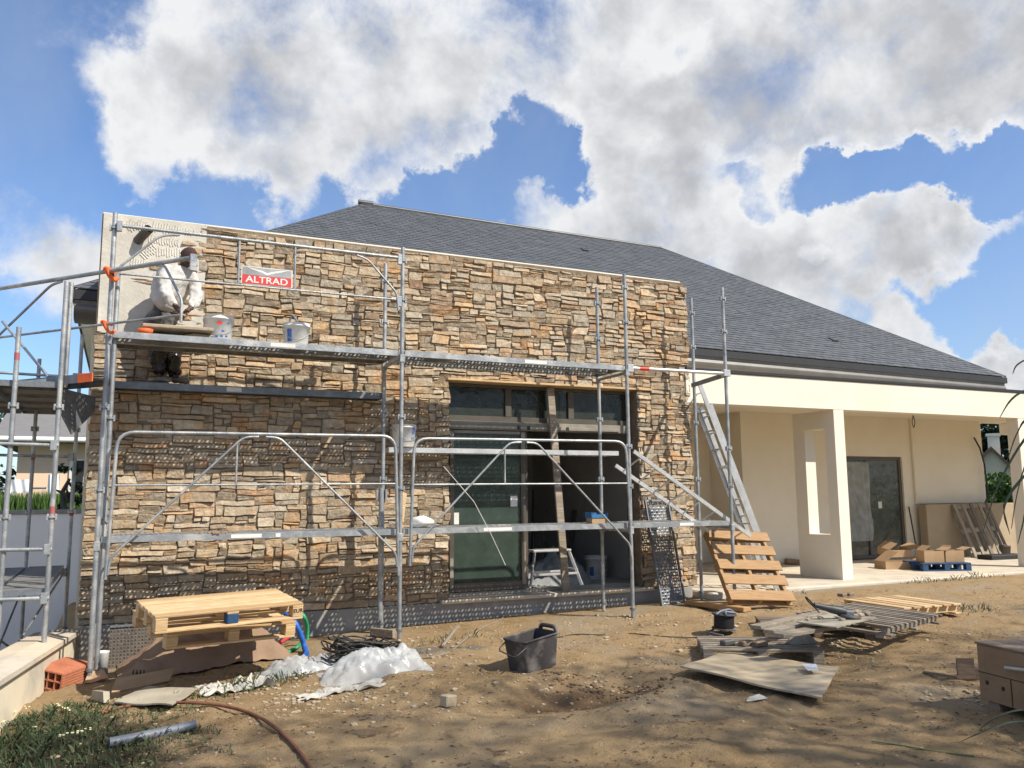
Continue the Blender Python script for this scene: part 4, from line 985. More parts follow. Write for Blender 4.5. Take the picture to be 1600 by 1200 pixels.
# ------------------------------------------------------------------ things on the scaffold
def bucket(loc, label, r0=.13, r1=.155, h=.29, rz=0., tilt=None, deco=0):
    root = thing('bucket', (0, 0, 0), label, 'bucket', 'white mortar buckets')
    b = MB(); b.lathe([(0.001, 0), (r0*.97, 0), (r0, .006), (r1*.975, h*.86), (r1*1.035, h*.865), (r1*1.035, h*.9), (r1, h*.905), (r1, h*.985), (r1*1.03, h), (r1*.97, h), (r1*.95, h*.98), (r0*.96, .01), (.001, .01)], 32)
    b.build('tub', WHITEP, root, recalc=True)
    b = MB(); b.tube([(r1*1.03*math.cos(a), -r1*1.03*math.sin(a)*.96, h*.84-.55*h*math.sin(a)) for a in [PI*i/14 for i in range(15)]], .0035, 6); b.build('handle', STEEL, root)
    def patch(a0, a1, z0, z1, mat, nm):
        b = MB(); n = 8; pts = []
        for k in range(n+1):
            a = a0+(a1-a0)*k/n
            for z in (z0, z1): rr = r0+(r1*.975-r0)*(z/h/.86)+.0015; pts.append((rr*math.sin(a), -rr*math.cos(a), z))
        b.smooth = True; b.add(pts, [(2*k, 2*k+2, 2*k+3, 2*k+1) for k in range(n)]); b.build(nm, mat, root, recalc=False)
    if deco == 1:
        def oval(ca, cz, ra, rz_, mat, nm):
            b = MB(); n = 18; pts = []
            for k in range(n): a = ca+ra*math.cos(2*PI*k/n); z = cz+rz_*math.sin(2*PI*k/n); rr = r0+(r1*.975-r0)*(z/h/.86)+.002; pts.append((rr*math.sin(a), -rr*math.cos(a), z))
            b.add(pts, [tuple(range(n))]); b.build(nm, mat, root, recalc=False)
        oval(-.12, .195, .2, .018, REDP, 'red_mark')
        for a_, z_ in ((-.3, .05), (.05, .055), (.45, .06), (.55, .2), (.15, .11)): oval(a_, z_, .13, .011, BLUEP, 'blue_mark')
    elif deco == 2:
        patch(-.75, -.35, .06, .2, BLUEP, 'blue_label')
    elif deco == 3:
        patch(.15, .5, .15, .24, BLUEP, 'blue_label'); patch(.1, .55, .09, .115, M("teal_print", (.05, .3, .45), (.04, .25, .4), 5, .5) if "teal_print" not in MATS else MATS["teal_print"], 'blue_stripe')
    root.location = loc; root.rotation_euler = (tilt or (0, 0, rz))
    return root
bucket((1.05, -.72, ZU), 'white bucket with a red oval mark beside the bending worker', .135, .155, .285, .1, deco=1)
bk = bucket((1.88, -.70, ZU), 'white bucket with a hose end sticking out, alone on the upper deck', .125, .148, .275, -.2, deco=2)
b = MB(); b.tube(arc([(1.84, -.64, ZU+.02), (1.81, -.66, ZU+.33), (1.84, -.68, ZU+.39), (1.885, -.72, ZU+.30)], .05), .012, 8); tag(b.build('hose_end', PVC, loc=(1.84, -.66, ZU+.02)), 'bent grey hose end standing in the upper white bucket', 'hose')
bucket((3.27, -.30, 2.005), 'white bucket with a blue label behind the middle scaffold post', .125, .148, .27, .3, deco=3)
def blob_stone(b, c, sx, sy, sz, seed, n=2):
    bm = bmesh.new(); bmesh.ops.create_icosphere(bm, subdivisions=n, radius=1)
    vs = []
    for v in bm.verts:
        p = v.co; m_ = max(abs(p.x), abs(p.y), abs(p.z)); q = p.lerp(p/m_, .55); k = 1+.22*noise.noise(p*1.8+V3((seed, 0, 0)))
        vs.append((c[0]+q.x*sx*k, c[1]+q.y*sy*k, c[2]+q.z*sz*k))
    fs = [[w.index for w in f.verts] for f in bm.faces]; bm.free(); b.add(vs, fs)
STONEB = M("loose_stone", (.42, .34, .235), (.31, .25, .175), 6, .9, 0, .5, 30)
b = MB(); b.box(.30, .98, -.98, -.58, ZU+.075, ZU+.115, .012); tag(b.build('stone_slab', STONEB, loc=(.62, -.78, ZU)), 'flat stone slab laid across the deck in front of the worker', 'slab')
b = MB(); blob_stone(b, (.85, -.78, ZU+.035), .16, .1, .038, 3); tag(b.build('stone', STONEB, loc=(.85, -.78, ZU)), 'rough stone propping the right end of the slab', 'stone', 'loose stones on the decks')
b = MB(); blob_stone(b, (.42, -.70, ZU+.035), .1, .09, .038, 8); tag(b.build('stone', STONEB, loc=(.42, -.70, ZU)), 'rough stone propping the left end of the slab', 'stone', 'loose stones on the decks')
b = MB(); b.lathe([(.001, 0), (.065, 0), (.075, .05), (.07, .05), (.06, .01), (.001, .008)], 20); b.T = Matrix.Identity(4); o = b.build('scraper_tray', ORANGE); o.location = (.33, -.98, ZU+.0); tag(o, 'small orange plastic tray at the deck edge by the slab', 'tray')
def crumbs(nm, pts, label, mat, cat='mortar'):
    b = MB()
    for i, (x, y, z, s_) in enumerate(pts): blob_stone(b, (x, y, z+s_*.4), s_, s_*.8, s_*.5, i*3.1+x, 1)
    tag(b.build(nm, mat, loc=pts[0][:3]), label, cat)
rnd = random.Random(4)
for i, x in enumerate((3.5, 3.66, 3.98, 4.2)):
    b = MB(); blob_stone(b, (x, -.75+.05*i, ZU+.03), .085+.02*(i % 2), .08, .035, i*7.3); tag(b.build('stone', STONEB, loc=(x, -.75+.05*i, ZU)), ['leftmost loose stone lying on the right upper deck', 'loose stone second from the middle post on the upper deck', 'loose stone third from the middle post on the upper deck', 'loose stone farthest from the middle post on the upper deck'][i], 'stone', 'loose stones on the decks')
crumbs('mortar_heap', [(1.12+rnd.gauss(0, .09), -.98+rnd.gauss(0, .03), ZL-.004, rnd.uniform(.012, .03)) for _ in range(40)], 'small heap of dark mortar dropped on the lower left deck', KRAFT)
crumbs('mortar_heap', [(2.15+rnd.gauss(0, .06), -.72+rnd.gauss(0, .03), ZU-.004, rnd.uniform(.015, .035)) for _ in range(22)], 'grey mortar crumbs on the upper deck right of the white bucket', DIRTY)
crumbs('mortar_heap', [(4.28+rnd.gauss(0, .07), -.85+rnd.gauss(0, .03), ZL-.004, rnd.uniform(.012, .026)) for _ in range(22)], 'grey mortar crumbs on the lower deck before the glass door', DIRTY)
b = MB()
def bag(u, v):
    a = 2*PI*u; ph = PI*v; k = 1+.25*noise.noise(V3((math.cos(a)*1.5, math.sin(a)*1.5, v*3)))
    return (3.33+.15*math.sin(ph)*math.cos(a)*k, -.8+.12*math.sin(ph)*math.sin(a)*k, ZL+.062-.066*math.cos(ph)*k)
b.smooth = True; b.grid(bag, 20, 12); tag(b.build('plastic_bag', WHITEP, loc=(3.33, -.8, ZL)), 'crumpled white plastic bag on the lower deck by the middle post', 'bag')
b = MB(); b.box(-.04, .04, -.03, .03, 0, .42, .004); o = b.build('wood_block', WOOD); o.location = (3.12, -.62, ZL-.004); o.rotation_euler = (0, .12, .3); tag(o, 'upright pale wood offcut standing behind the middle post', 'wood')
bx = thing('carton', (5.66, -.78, ZL), 'small blue and brown open carton on the lower deck', 'box')
b = MB(); b.box(5.56, 5.78, -.85, -.70, ZL-.003, ZL+.065, .003); b.build('base', CARD, bx)
b = MB(); b.box(5.55, 5.565, -.86, -.69, ZL+.066, ZL+.135, .002); b.box(5.565, 5.775, -.86, -.848, ZL+.066, ZL+.11, .002); b.box(5.565, 5.775, -.702, -.69, ZL+.066, ZL+.13, .002); b.box(5.775, 5.79, -.86, -.69, ZL+.066, ZL+.13, .002); b.build('lid_rim', M("blue_card", (.03, .15, .32), (.025, .12, .26), 6, .7), bx)
b = MB(); b.tube([(3.48, FY-.07, 1.75), (3.85, FY-.07, 1.35), (4.05, FY-.07, 1.0), (4.25, FY-.05, .62)], .004, 5); tag(b.build('wire', WHITEP, loc=(3.48, FY-.07, 1.75)), 'thin pale wire hanging across the lower right guardrail', 'wire')
# ------------------------------------------------------------------ at the opening
pr = MB(); pr.bar((5.49, .10, 2.88), (5.645, .02, .135), .105, .04, .004, up=(0, -1, .03)); tag(pr.build('timber_prop', WOOD_G, loc=(5.66, .02, .14)), 'tall grey timber plank propped between window sill and lintel', 'plank')
st = thing('step_stool', (5.55, .55, .13), 'small aluminium step stool standing in the open doorway', 'stool')
zt = .66; cx, cy = 5.70, .62
b = MB(); b.box(cx-.30, cx+.30, cy-.13, cy+.13, zt-.03, zt, .008); b.build('platform', ALU, st)
for sx in (-1, 1):
    for sy in (-1, 1):
        b = MB(); b.bar((cx+sx*.27, cy+sy*.11, zt-.03), (cx+sx*.42, cy+sy*.24, .11), .025, .04, .003); lg = b.build('leg', ALU, st)
        b = MB(); b.bar((cx+sx*.41, cy+sy*.235, .14), (cx+sx*.425, cy+sy*.245, .10), .032, .05, .003); b.build('foot', BLUEP, lg)
    b = MB(); b.bar((cx+sx*.345, cy-.18, .38), (cx+sx*.345, cy+.18, .38), .05, .02, .002); b.build('tread', ALU, st)
for sy in (-1, 1):
    b = MB(); b.bar((cx-.36, cy+sy*.19, .33), (cx+.36, cy+sy*.19, .33), .02, .03, .002); b.build('brace', ALU, st)
ib = bucket((7.05, 1.6, .10), 'white bucket with blue print inside the room behind the opening', .16, .18, .36, -.4, deco=2)
for i, (x0_, x1_, dx, lab) in enumerate(((6.1, 6.5, .35, 'thin black pole leaning on the far wall inside the room'), (6.95, 7.3, .45, 'dark board leaning in the right corner of the room'), (6.6, 7.0, .4, 'brown batten leaning inside the room beside the step stool'))):
    b = MB(); b.bar((x0_, 2.0+.3*i, .11), (x0_+dx, 2.6+.3*i, 1.5 if i == 0 else 1.15), .03+.05*(i == 1), .025, .003); tag(b.build('batten', [BLACKR, PVC_D, WOOD_D][i], loc=(x0_, 2+.3*i, .11)), lab, 'batten')
def heap_fn(cx, cy, rx, ry, h, seed, z0=None, sharp=5.):
    def fn(u, v):
        a, c_ = u*2-1, v*2-1
        d = math.sqrt(a*a+c_*c_)
        ed = 1+.25*noise.noise(V3((math.atan2(c_, a)*1.2, seed, 0)))
        x = cx+a*rx*ed; y = cy+c_*ry*ed
        base = gh(x, y) if z0 is None else z0
        f = max(0., 1-d*d)**.7
        n = .6+.55*noise.noise(V3((a*2.1, c_*2.1, seed)))+.5*abs(noise.noise(V3((a*sharp, c_*sharp+a*2, seed+3))))+.3*(.4-abs(noise.noise(V3((a*sharp*1.9, c_*sharp*1.7, seed+5)))))+.1*abs(noise.noise(V3((a*sharp*4.3, c_*sharp*4.1, seed+7))))
        return (x, y, base+.004+max(.0, f*h*n))
    return fn
b = MB(); b.smooth = True; b.grid(heap_fn(6.2, 1.5, .7, .5, .42, 4.4, .10), 34, 26); tag(b.build('plastic_sheet', SHEET, loc=(6.2, 1.5, .1), recalc=False), 'crumpled clear plastic sheet on the room floor behind the stool', 'sheet')

# ------------------------------------------------------------------ pallets and timber
def orient(root, O, xa, ya):
    x = Vector(xa).normalized(); z = x.cross(Vector(ya)).normalized()
    if z.z < 0: z = -z
    y = z.cross(x)
    root.matrix_world = Matrix(((x.x, y.x, z.x, O[0]), (x.y, y.y, z.y, O[1]), (x.z, y.z, z.z, O[2]), (0, 0, 0, 1)))
def pallet(L, W, label, mat, nb=7, H=.14, group=None, blockmats=None, bw=None, runners=False, seed=1, name='pallet', bottom=True):
    """boards run along x; origin at the front-left bottom corner"""
    rnd = random.Random(seed); root = thing(name, (0, 0, 0), label, 'pallet', group); var = {WOOD: [WOOD, WOOD2, WOOD3], WOOD_G: [WOOD_G, WOOD_G2], WOOD_D: [WOOD_D, WOOD_D2]}.get(mat, [mat])
    t = .02; bw = bw or W/nb*.80; gap = (W-nb*bw)/(nb-1)
    for i in range(nb):
        y = i*(bw+gap); b = MB(); d = rnd.uniform(-.008, .008)
        b.box(d, L+d, y+rnd.uniform(0, .004), y+bw, H-t, H+rnd.uniform(-.002, .001), .003); b.build('deck_board', rnd.choice(var), root)
    xs = (0.0, L/2-.05, L-.10)
    for i, x in enumerate(xs):
        if runners:
            b = MB(); b.box(x, x+.045, 0.004, W-.004, .02, H-t-.001, .003); b.build('runner', mat, root); continue
        b = MB(); b.box(x, x+.10, .003, W-.003, H-2*t-.001, H-t-.001, .003); b.build('cross_board', mat, root)
        for j, y in enumerate((.002, W/2-.05, W-.102)):
            b = MB(); b.box(x+.001, x+.099, y, y+.10, t+.001, H-2*t-.002, .004); k = (i, j)
            b.build('block', (blockmats or {}).get(k, mat), root)
    if bottom:
        for y in ((.002, W/2-.05, W-.102)):
            b = MB(); b.box(0, L, y, y+.10, 0, t, .003); b.build('bottom_board', mat, root)
    return root
NL, NR, FL = PZ(243, 963, .46), PZ(474, 941, .47), PZ(222, 936, .53)
L1 = (NR-NL).length
p1 = pallet(L1, min(1.05, (FL-NL).length), 'new pine pallet with a blue block, topmost of the pair on the brown paper heap', WOOD, 6, .145, 'new pine pallets', {(1, 0): BLUEPAL}, seed=3)
xv = NR-NL; yv = FL-NL; O1 = NL-Vector((0, 0, .145)); orient(p1, O1, xv, yv)
b = MB(); st_ = None
tx = text('EUR', .05, BLACKR, None, (0, 0, 0), 'block_stamp'); tx.parent = p1; tx.location = (L1-.05, .0005, .075)
p2 = pallet(L1*.93, .95, 'new pine pallet underneath, sticking out below the pallet with the blue block', WOOD, 6, .145, 'new pine pallets', seed=5)
Q = PZ(260, 988, .29); orient(p2, Q-Vector((0, 0, .145)), Vector(xv)+Vector((0, .10, -.04)), yv)
hp = MB(); hc = G(315, 1045)
def tarp(u, v):
    a, c_ = u*2-1, v*2-1
    ang = math.atan2(c_, a); d = max(abs(a), abs(c_))
    X = hc.x+.05+a*.80+.09*noise.noise(V3((c_*3, a*2, 3)))*d; Yv = hc.y+.42+c_*.62+.08*noise.noise(V3((a*3, 5, c_)))*d
    e = max(0, 1-d**2.2)
    e2 = 1-abs(noise.noise(V3((a*2.6+c_*1.3, c_*2.2-a*.8, 8))))*1.3
    z = gh(X, Yv)+.012+.40*e**1.15*(1+.15*a)*(.55+.45*e2)+.13*e*noise.noise(V3((a*2.2, c_*2.2, 4)))+.05*abs(noise.noise(V3((a*5.5+c_*3, c_*5-a*2, 18))))*(.4+e)+.025*abs(noise.noise(V3((a*11, c_*9, 2))))
    return (X, Yv, min(z, .15))
hp.smooth = True; hp.grid(tarp, 52, 44); tag(hp.build('paper_sacking', KRAFT, loc=(hc.x, hc.y+.4, gh(hc.x, hc.y)), recalc=False), 'crumpled brown paper covering spread under the two pine pallets', 'sacking')
# cardboard flat with printed arrows, dusty board, small block
def sheet_from(pts, th, name, mat, label, cat, lift=.012, bend=0., seed=1, n=10):
    """thick board through four corners (front-left, front-right, back-right, back-left)"""
    P4 = [Vector(p) for p in pts]; b = MB(); vs = []; nx = n; ny = n
    nrm = (P4[1]-P4[0]).cross(P4[3]-P4[0]).normalized(); nrm = nrm if nrm.z > 0 else -nrm
    for lay in (0, 1):
        for j in range(ny+1):
            for i in range(nx+1):
                u, v = i/nx, j/ny; p = (P4[0]*(1-u)+P4[1]*u)*(1-v)+(P4[3]*(1-u)+P4[2]*u)*v
                p = p+nrm*(lift+lay*th+bend*(noise.noise(V3((u*1.8, v*1.8, seed)))+.6*u*u*(1 if bend else 0)))
                vs.append(p)
    m_ = (nx+1)*(ny+1); fs = []
    for j in range(ny):
        for i in range(nx):
            k = j*(nx+1)+i; fs.append((m_+k, m_+k+1, m_+k+nx+2, m_+k+nx+1)); fs.append((k+nx+1, k+nx+2, k+1, k))
    for i in range(nx): fs.append((i, i+1, m_+i+1, m_+i)); k = ny*(nx+1); fs.append((k+i+1, k+i, m_+k+i, m_+k+i+1))
    for j in range(ny): k = j*(nx+1); fs.append((k+nx+1, k, m_+k, m_+k+nx+1)); k += nx; fs.append((k, k+nx+1, m_+k+nx+1, m_+k))
    b.add(vs, fs); c = sum(P4, Vector())/4
    return tag(b.build(name, mat, loc=c), label, cat)
cb = sheet_from([G(172, 1084), G(262, 1066), G(270, 1046, .09), G(180, 1062, .09)], .01, 'cardboard_flat', CARD, 'folded cardboard with small printed marks lying at the front of the paper heap', 'cardboard', .02, .02)
for k in range(4):
    p = (G(208+k*5.5, 1065)+Vector((0, 0, .075))); b = MB(); b.box(-.005, .005, -.001, .001, -.02, .025); b.box(-.014, -.006, -.001, .001, -.02, .0)
    o = b.build('printed_mark', BLACKR); o.parent = cb; o.location = p-cb.location+Vector((0, -.02, .012)); o.rotation_euler = (-.75, 0, .2)
sheet_from([G(178, 1104), G(268, 1113), G(308, 1086), G(232, 1078)], .012, 'dusty_board', BOARDG, 'pale dusty board lying flat in the weeds below the cardboard', 'board', .03, .02, 4)
sheet_from([G(155, 1092), G(176, 1097), G(175, 1080, .08), G(158, 1078, .08)], .05, 'mortar_block', BOARDG, 'small grey block at the left end of the dusty board', 'block', .02, 0, 4, 3)
sheet_from([G(132, 1070), G(170, 1066), G(162, 1050, .06), G(143, 1046, .08)], .008, 'cardboard_scrap', CARD, 'sunlit cardboard scrap at the foot of the left scaffold post', 'cardboard', .02, .02, 9, 4)
# hollow brick
hb = MB(); N_ = 4
bl, bh, bd = .30, .24, .40
hb.box(0, .012, 0, bd, 0, bh); hb.box(bl-.012, bl, 0, bd, 0, bh)
for k in range(4): z = k*(bh-.011)/3; hb.box(.012, bl-.012, 0, bd, z, z+.011)
for k in range(1, 4): x = k*bl/4; hb.box(x-.005, x+.005, .001, bd-.001, .011, bh-.011)
for k in range(9): z = .02+k*(bh-.04)/8; hb.box(bl, bl+.004, .004, bd-.004, z, z+.012)
for k in range(14): x = .02+k*(bl-.04)/13; hb.box(x-.006, x+.006, .004, bd-.004, bh, bh+.004)
o = hb.build('hollow_brick', TERRA); tag(o, 'red terracotta hollow brick tipped over beside the low garden wall', 'brick')
o.location = G(40, 1086)+Vector((0.03, .06, -.01)); o.rotation_euler = (.06, .16, -.62)
wbk = MB(); wbk.lathe([(.001, 0), (.055, 0), (.058, .2), (.062, .205), (.062, .215), (.052, .215), (.05, .01), (.001, .008)], 20); o = wbk.build('plastic_canister', WHITEP); o.location = (.10, -.72, gh(.1, -.72)); tag(o, 'small white plastic canister behind the left scaffold post', 'canister')
pm = thing('mesh_panel', (.45, -.45, -.3), 'dark punched panel standing at the wall foot left of the paper heap', 'panel')
b = MB(); b.T = Matrix.Translation((.15, -.50, -.36)) @ Matrix.Rotation(math.radians(80), 4, 'X'); holed(b, 0, .75, 0, .5, 0, .032, .009); b.build('punched_sheet', PLY_D, pm, recalc=False)
b = MB(); b.bar((.15, -.50, -.36), (.9, -.5, -.36), .03, .02); b.bar((.15, -.42, .13), (.9, -.42, .13), .03, .02); b.build('frame', STEEL_D, pm)

# ------------------------------------------------------------------ hoses, pipes, coil, bag
def gpts(px, r, n=6, dz=0.):
    """smooth path over the ground through the given spots"""
    P_ = [G(p[0], p[1], r+(p[2] if len(p) > 2 else 0)+dz) for p in px]; out = []
    for i in range(len(P_)-1):
        a, b_, c_, d = P_[max(i-1, 0)], P_[i], P_[i+1], P_[min(i+2, len(P_)-1)]
        for k in range(n):
            t = k/n; out.append(.5*((2*b_)+(c_-a)*t+(2*a-5*b_+4*c_-d)*t*t+(3*b_-a-3*c_+d)*t**3))
    return out+[P_[-1]]
def hose(name, px, r, mat, label, cat, ribs=False, n=8):
    b = MB(); pts = gpts(px, r, n)
    if ribs:
        q = []; rr = []
        L_ = 0; dense = []
        for i in range(len(pts)-1):
            m_ = max(1, int((pts[i+1]-pts[i]).length/.006))
            dense += [pts[i].lerp(pts[i+1], k/m_) for k in range(m_)]
        rr = [r*(1.0 if (i//1) % 2 else .82) for i in range(len(dense))]
        b.tube(dense, rr, 10)
    else: b.tube(pts, r, 10)
    return tag(b.build(name, mat, loc=pts[0]), label, cat)
hose('hose', [(158, 1115), (190, 1105), (240, 1099, .02), (300, 1098, .03), (350, 1103, .02), (400, 1118), (440, 1145), (468, 1175), (486, 1202), (490, 1225)], .013, RUST, 'rusty brown hose curving across the foreground soil', 'hose')
a, c_ = G(170, 1169), G(305, 1143); d = (c_-a).normalized(); b = MB(); b.tube([a+Vector((0, 0, .035)), a+d*.4+Vector((0, 0, .036)), c_+Vector((0, 0, .05))], .033, 16, cap=False); b.tube([c_+Vector((0, 0, .05)), a+Vector((0, 0, .035))], .029, 16, cap=False)
tag(b.build('drain_pipe', PVC, loc=a, recalc=False), 'grey plastic pipe lying in the weeds at lower left', 'pipe')
hose('conduit', [(446, 960, .33), (460, 972, .30), (470, 992, .16), (476, 1012, .02), (479, 1022, .0)], .030, BLUEC, 'blue corrugated conduit hanging out beside the pallets', 'conduit', True)
hose('conduit', [(462, 955, .35), (474, 962, .33), (480, 980, .18), (480, 1000, .04)], .022, GREENC, 'green corrugated conduit hanging behind the blue one', 'conduit', True)
hose('conduit', [(442, 1026), (452, 1018), (466, 1010, .02), (474, 1000, .03)], .020, GREENC, 'short green conduit curling on the ground by the white plastic sheet', 'conduit', True)
hose('conduit', [(428, 1013, .06), (440, 1003, .08), (452, 995, .1)], .020, REDC, 'red conduit stub between the pallets and the blue conduit', 'conduit', True)
hose('cable', [(800, 932, .12), (797, 950, .03), (785, 966), (752, 982), (728, 998), (700, 1020), (660, 1028), (600, 1030), (570, 1034)], .007, M("grey_cable", (.25, .22, .18), (.18, .15, .12), 6, .7), 'pale grey cable running from the door sill to the black coil', 'cable')
b = MB(); cc = G(566, 1030); rnd = random.Random(9)
for k in range(26):
    r_ = rnd.uniform(.14, .30); ox, oy = rnd.gauss(0, .06), rnd.gauss(0, .04); tz = rnd.uniform(.02, .16); ph = rnd.uniform(0, 6.28); tl = rnd.uniform(-.35, .35); pts = []
    m_ = 26; span = 2*PI*rnd.uniform(.6, 1.05)
    for i in range(m_):
        a = ph+span*i/m_; pts.append((cc.x+ox+r_*1.15*math.cos(a), cc.y+oy+r_*.62*math.sin(a), cc.z+.012+max(0, tz+tl*r_*math.cos(a)*.7+.03*math.sin(3*a+ph))))
    b.tube(pts, .0075, 6)
tag(b.build('cable_coil', BLACKR, loc=cc), 'tangled coil of black cable on the ground behind the plastic sheet', 'coil')
b = MB(); b.smooth = True; q = G(565, 1052); b.grid(heap_fn(q.x+.12, q.y, .46, .26, .21, 2.2, None, 4), 64, 44); o = tag(b.build('plastic_sheet', SHEET, loc=q, recalc=False), 'crumpled translucent plastic sheet on the soil in front of the cable coil', 'sheet')
q = G(478, 1048); b = MB(); b.smooth = True; b.grid(heap_fn(q.x-.02, q.y+.06, .40, .2, .15, 7.2, None, 4), 46, 32); tag(b.build('plastic_sheet', SHEET, loc=q, recalc=False), 'flatter piece of translucent plastic beside the green conduit', 'sheet')
sheet_from([G(440, 1046), G(458, 1047), G(456, 1040, .04), G(442, 1040, .03)], .004, 'red_scrap', REDP, 'small red plastic scrap at the left end of the plastic sheet', 'scrap', .05, .01, 3, 3)
def crumple(c0, rx, ry, h, seed, mat, name, label, cat, n=30):
    b = MB(); rnd = random.Random(seed)
    def fn(u, v):
        a, d = u*2-1, v*2-1; k = 1+.5*noise.noise(V3((a*2.3, d*2.3, seed)))
        x = c0.x+a*rx*k; y = c0.y+d*ry*k
        return (x, y, gh(x, y)+.006+h*abs(noise.noise(V3((a*3, d*3, seed+2))))+h*.5*abs(noise.noise(V3((a*8, d*8, seed+5)))))
    b.grid(fn, n, n); return tag(b.build(name, mat, loc=c0, recalc=False), label, cat)
PLAST = M("plaster_rag", (.55, .53, .47), (.42, .40, .35), 7, .95, 0, .4, 24)
crumple(G(365, 1080), .28, .10, .11, 3, PLAST, 'torn_sack', 'torn white plaster sack lying on the soil left of the plastic sheet', 'sack')
crumple(G(530, 1080), .30, .07, .06, 6, PLAST, 'torn_sack', 'thin strip of torn white sacking in front of the plastic sheet', 'sack')
# timber cleat, thin slat, block etc
b = MB(); b.box(-.055, .055, -.04, .04, 0, .085, .008); o = b.build('stone_block', STONEB); o.location = G(700, 1104); o.rotation_euler = (0, .1, .4); tag(o, 'squarish pale stone block alone on the trampled soil', 'stone')
a, c_ = G(692, 1014), G(716, 984); b = MB(); b.bar(a+Vector((0, 0, .03)), c_+Vector((0, 0, .05)), .03, .02, .003); tag(b.build('batten', WOOD_G, loc=a), 'short weathered batten lying beside the pale grey cable', 'batten')
b = MB(); a = G(580, 994); b.bar(a+Vector((0, 0, .05)), G(616, 998)+Vector((0, 0, .05)), .05, .09, .004); tag(b.build('timber_offcut', WOOD_G, loc=a), 'dark timber offcut at the foot of the middle posts', 'timber')

# ------------------------------------------------------------------ black tub
tub = thing('mortar_tub', (0, 0, 0), 'dusty black rectangular mortar tub with a wire handle', 'tub')
A0, B0, C0 = G(800, 1036), G(826, 1050), G(866, 1052)
LB, WB_, HB = .42, .27, .285
def frust(b, x0, x1, y0, y1, z0, z1, fl, inward=False):
    v = [(x0, y0, z0), (x1, y0, z0), (x1, y1, z0), (x0, y1, z0), (x0-fl, y0-fl, z1), (x1+fl, y0-fl, z1), (x1+fl, y1+fl, z1), (x0-fl, y1+fl, z1)]
    b.add(v, [(0, 1, 5, 4), (1, 2, 6, 5), (2, 3, 7, 6), (3, 0, 4, 7), (0, 1, 2, 3)])
b = MB()
def tubwall(u, v, off):
    """rounded-rectangle loop, corners sampled closely"""
    w, l, r = WB_/2-.012+off+.018*v, LB/2-.02+off+.028*v, .028; n = int(round(u*48)) % 48; k, i = divmod(n, 12)
    cx, cy = ((w-r, l-r), (-w+r, l-r), (-w+r, -l+r), (w-r, -l+r))[k]; a = PI/2*(k+min(i, 8)/8); f = max(0, i-8)/4
    nx, ny = ((-w+r, l-r), (-w+r, -l+r), (w-r, -l+r), (w-r, l-r))[k]
    return (cx+(nx-cx)*f+r*math.cos(a), cy+(ny-cy)*f+r*math.sin(a), v*HB)
b.smooth = True
b.grid(lambda u, v: tubwall(u, v, 0), 48, 6); b.grid(lambda u, v: tubwall(u, max(v, .06), -.012), 48, 6)
b.smooth = False
rim = [tubwall(i/48, 1, o_) for o_ in (0,) for i in range(48)]
b.tube([Vector(p) for p in rim], .011, 6, closed=True)
b.add([tubwall(i/48, .0, 0) for i in range(48)], [tuple(range(48))]); b.add([tubwall(i/48, .06, -.012) for i in range(48)], [tuple(range(48))])
b.build('body', TUBM, tub, recalc=False)
b = MB(); b.tube(arc([(-.13, -.20, HB-.03), (-.10, -.32, HB-.07), (.14, -.34, HB-.10), (.15, -.18, HB-.03)], .05), .006, 7); b.build('wire_handle', TUBM, tub); b = MB(); b.tube(arc([(-.10, .22, HB-.01), (-.08, .215, HB+.05), (.10, .215, HB+.05), (.12, .22, HB-.01)], .03), .02, 8); b.build('grip', TUBM, tub)
xv = C0-B0; yv = A0-B0; xv.z = 0; yv.z = 0
cen = (A0+C0)/2; orient(tub, Vector((cen.x+.03, cen.y+.05, gh(cen.x, cen.y)+.02)), xv.normalized()+Vector((0, 0, -.02)), Vector((-xv.y, xv.x, .03)))

# ------------------------------------------------------------------ extension reel
rl = thing('cable_reel', (0, 0, 0), 'black extension cable reel standing on the soil left of the timber', 'reel')
b = MB(); prof = [(.05, .06)]
for k in range(9): z = .065+k*.0145; prof += [(.100, z), (.112, z+.0072)]
prof += [(.10, .2), (.05, .2)]
b.lathe(prof, 28); b.build('wound_cable', BLACKR, rl)
for z in (.05, .2):
    b = MB(); b.lathe([(.001, z), (.13, z), (.135, z+.005), (.13, z+.012), (.001, z+.012)], 28); b.build('flange', TUBM, rl)
b = MB(); b.tube([(-.16, -.1, .01), (-.17, .1, .01), (-.02, .1, .04), (.15, .1, .01), (.17, -.1, .01)], .01, 8); b.tube(arc([(-.15, 0, .215), (-.05, 0, .245), (.1, 0, .25), (.17, 0, .22)], .04), .012, 8); b.tube([(-.1, -.09, .225), (.02, 0, .23), (.11, -.08, .22)], .012, 7); b.build('stand', PVC, rl)
rl.location = G(1131, 990); rl.rotation_euler = (.05, .02, .3)
hose('cable', [(1112, 990), (1085, 996), (1040, 994), (985, 990), (940, 992), (900, 991), (872, 996), (858, 1000)], .0055, BLACKR, 'thin black extension cable from the reel to behind the tub', 'cable')

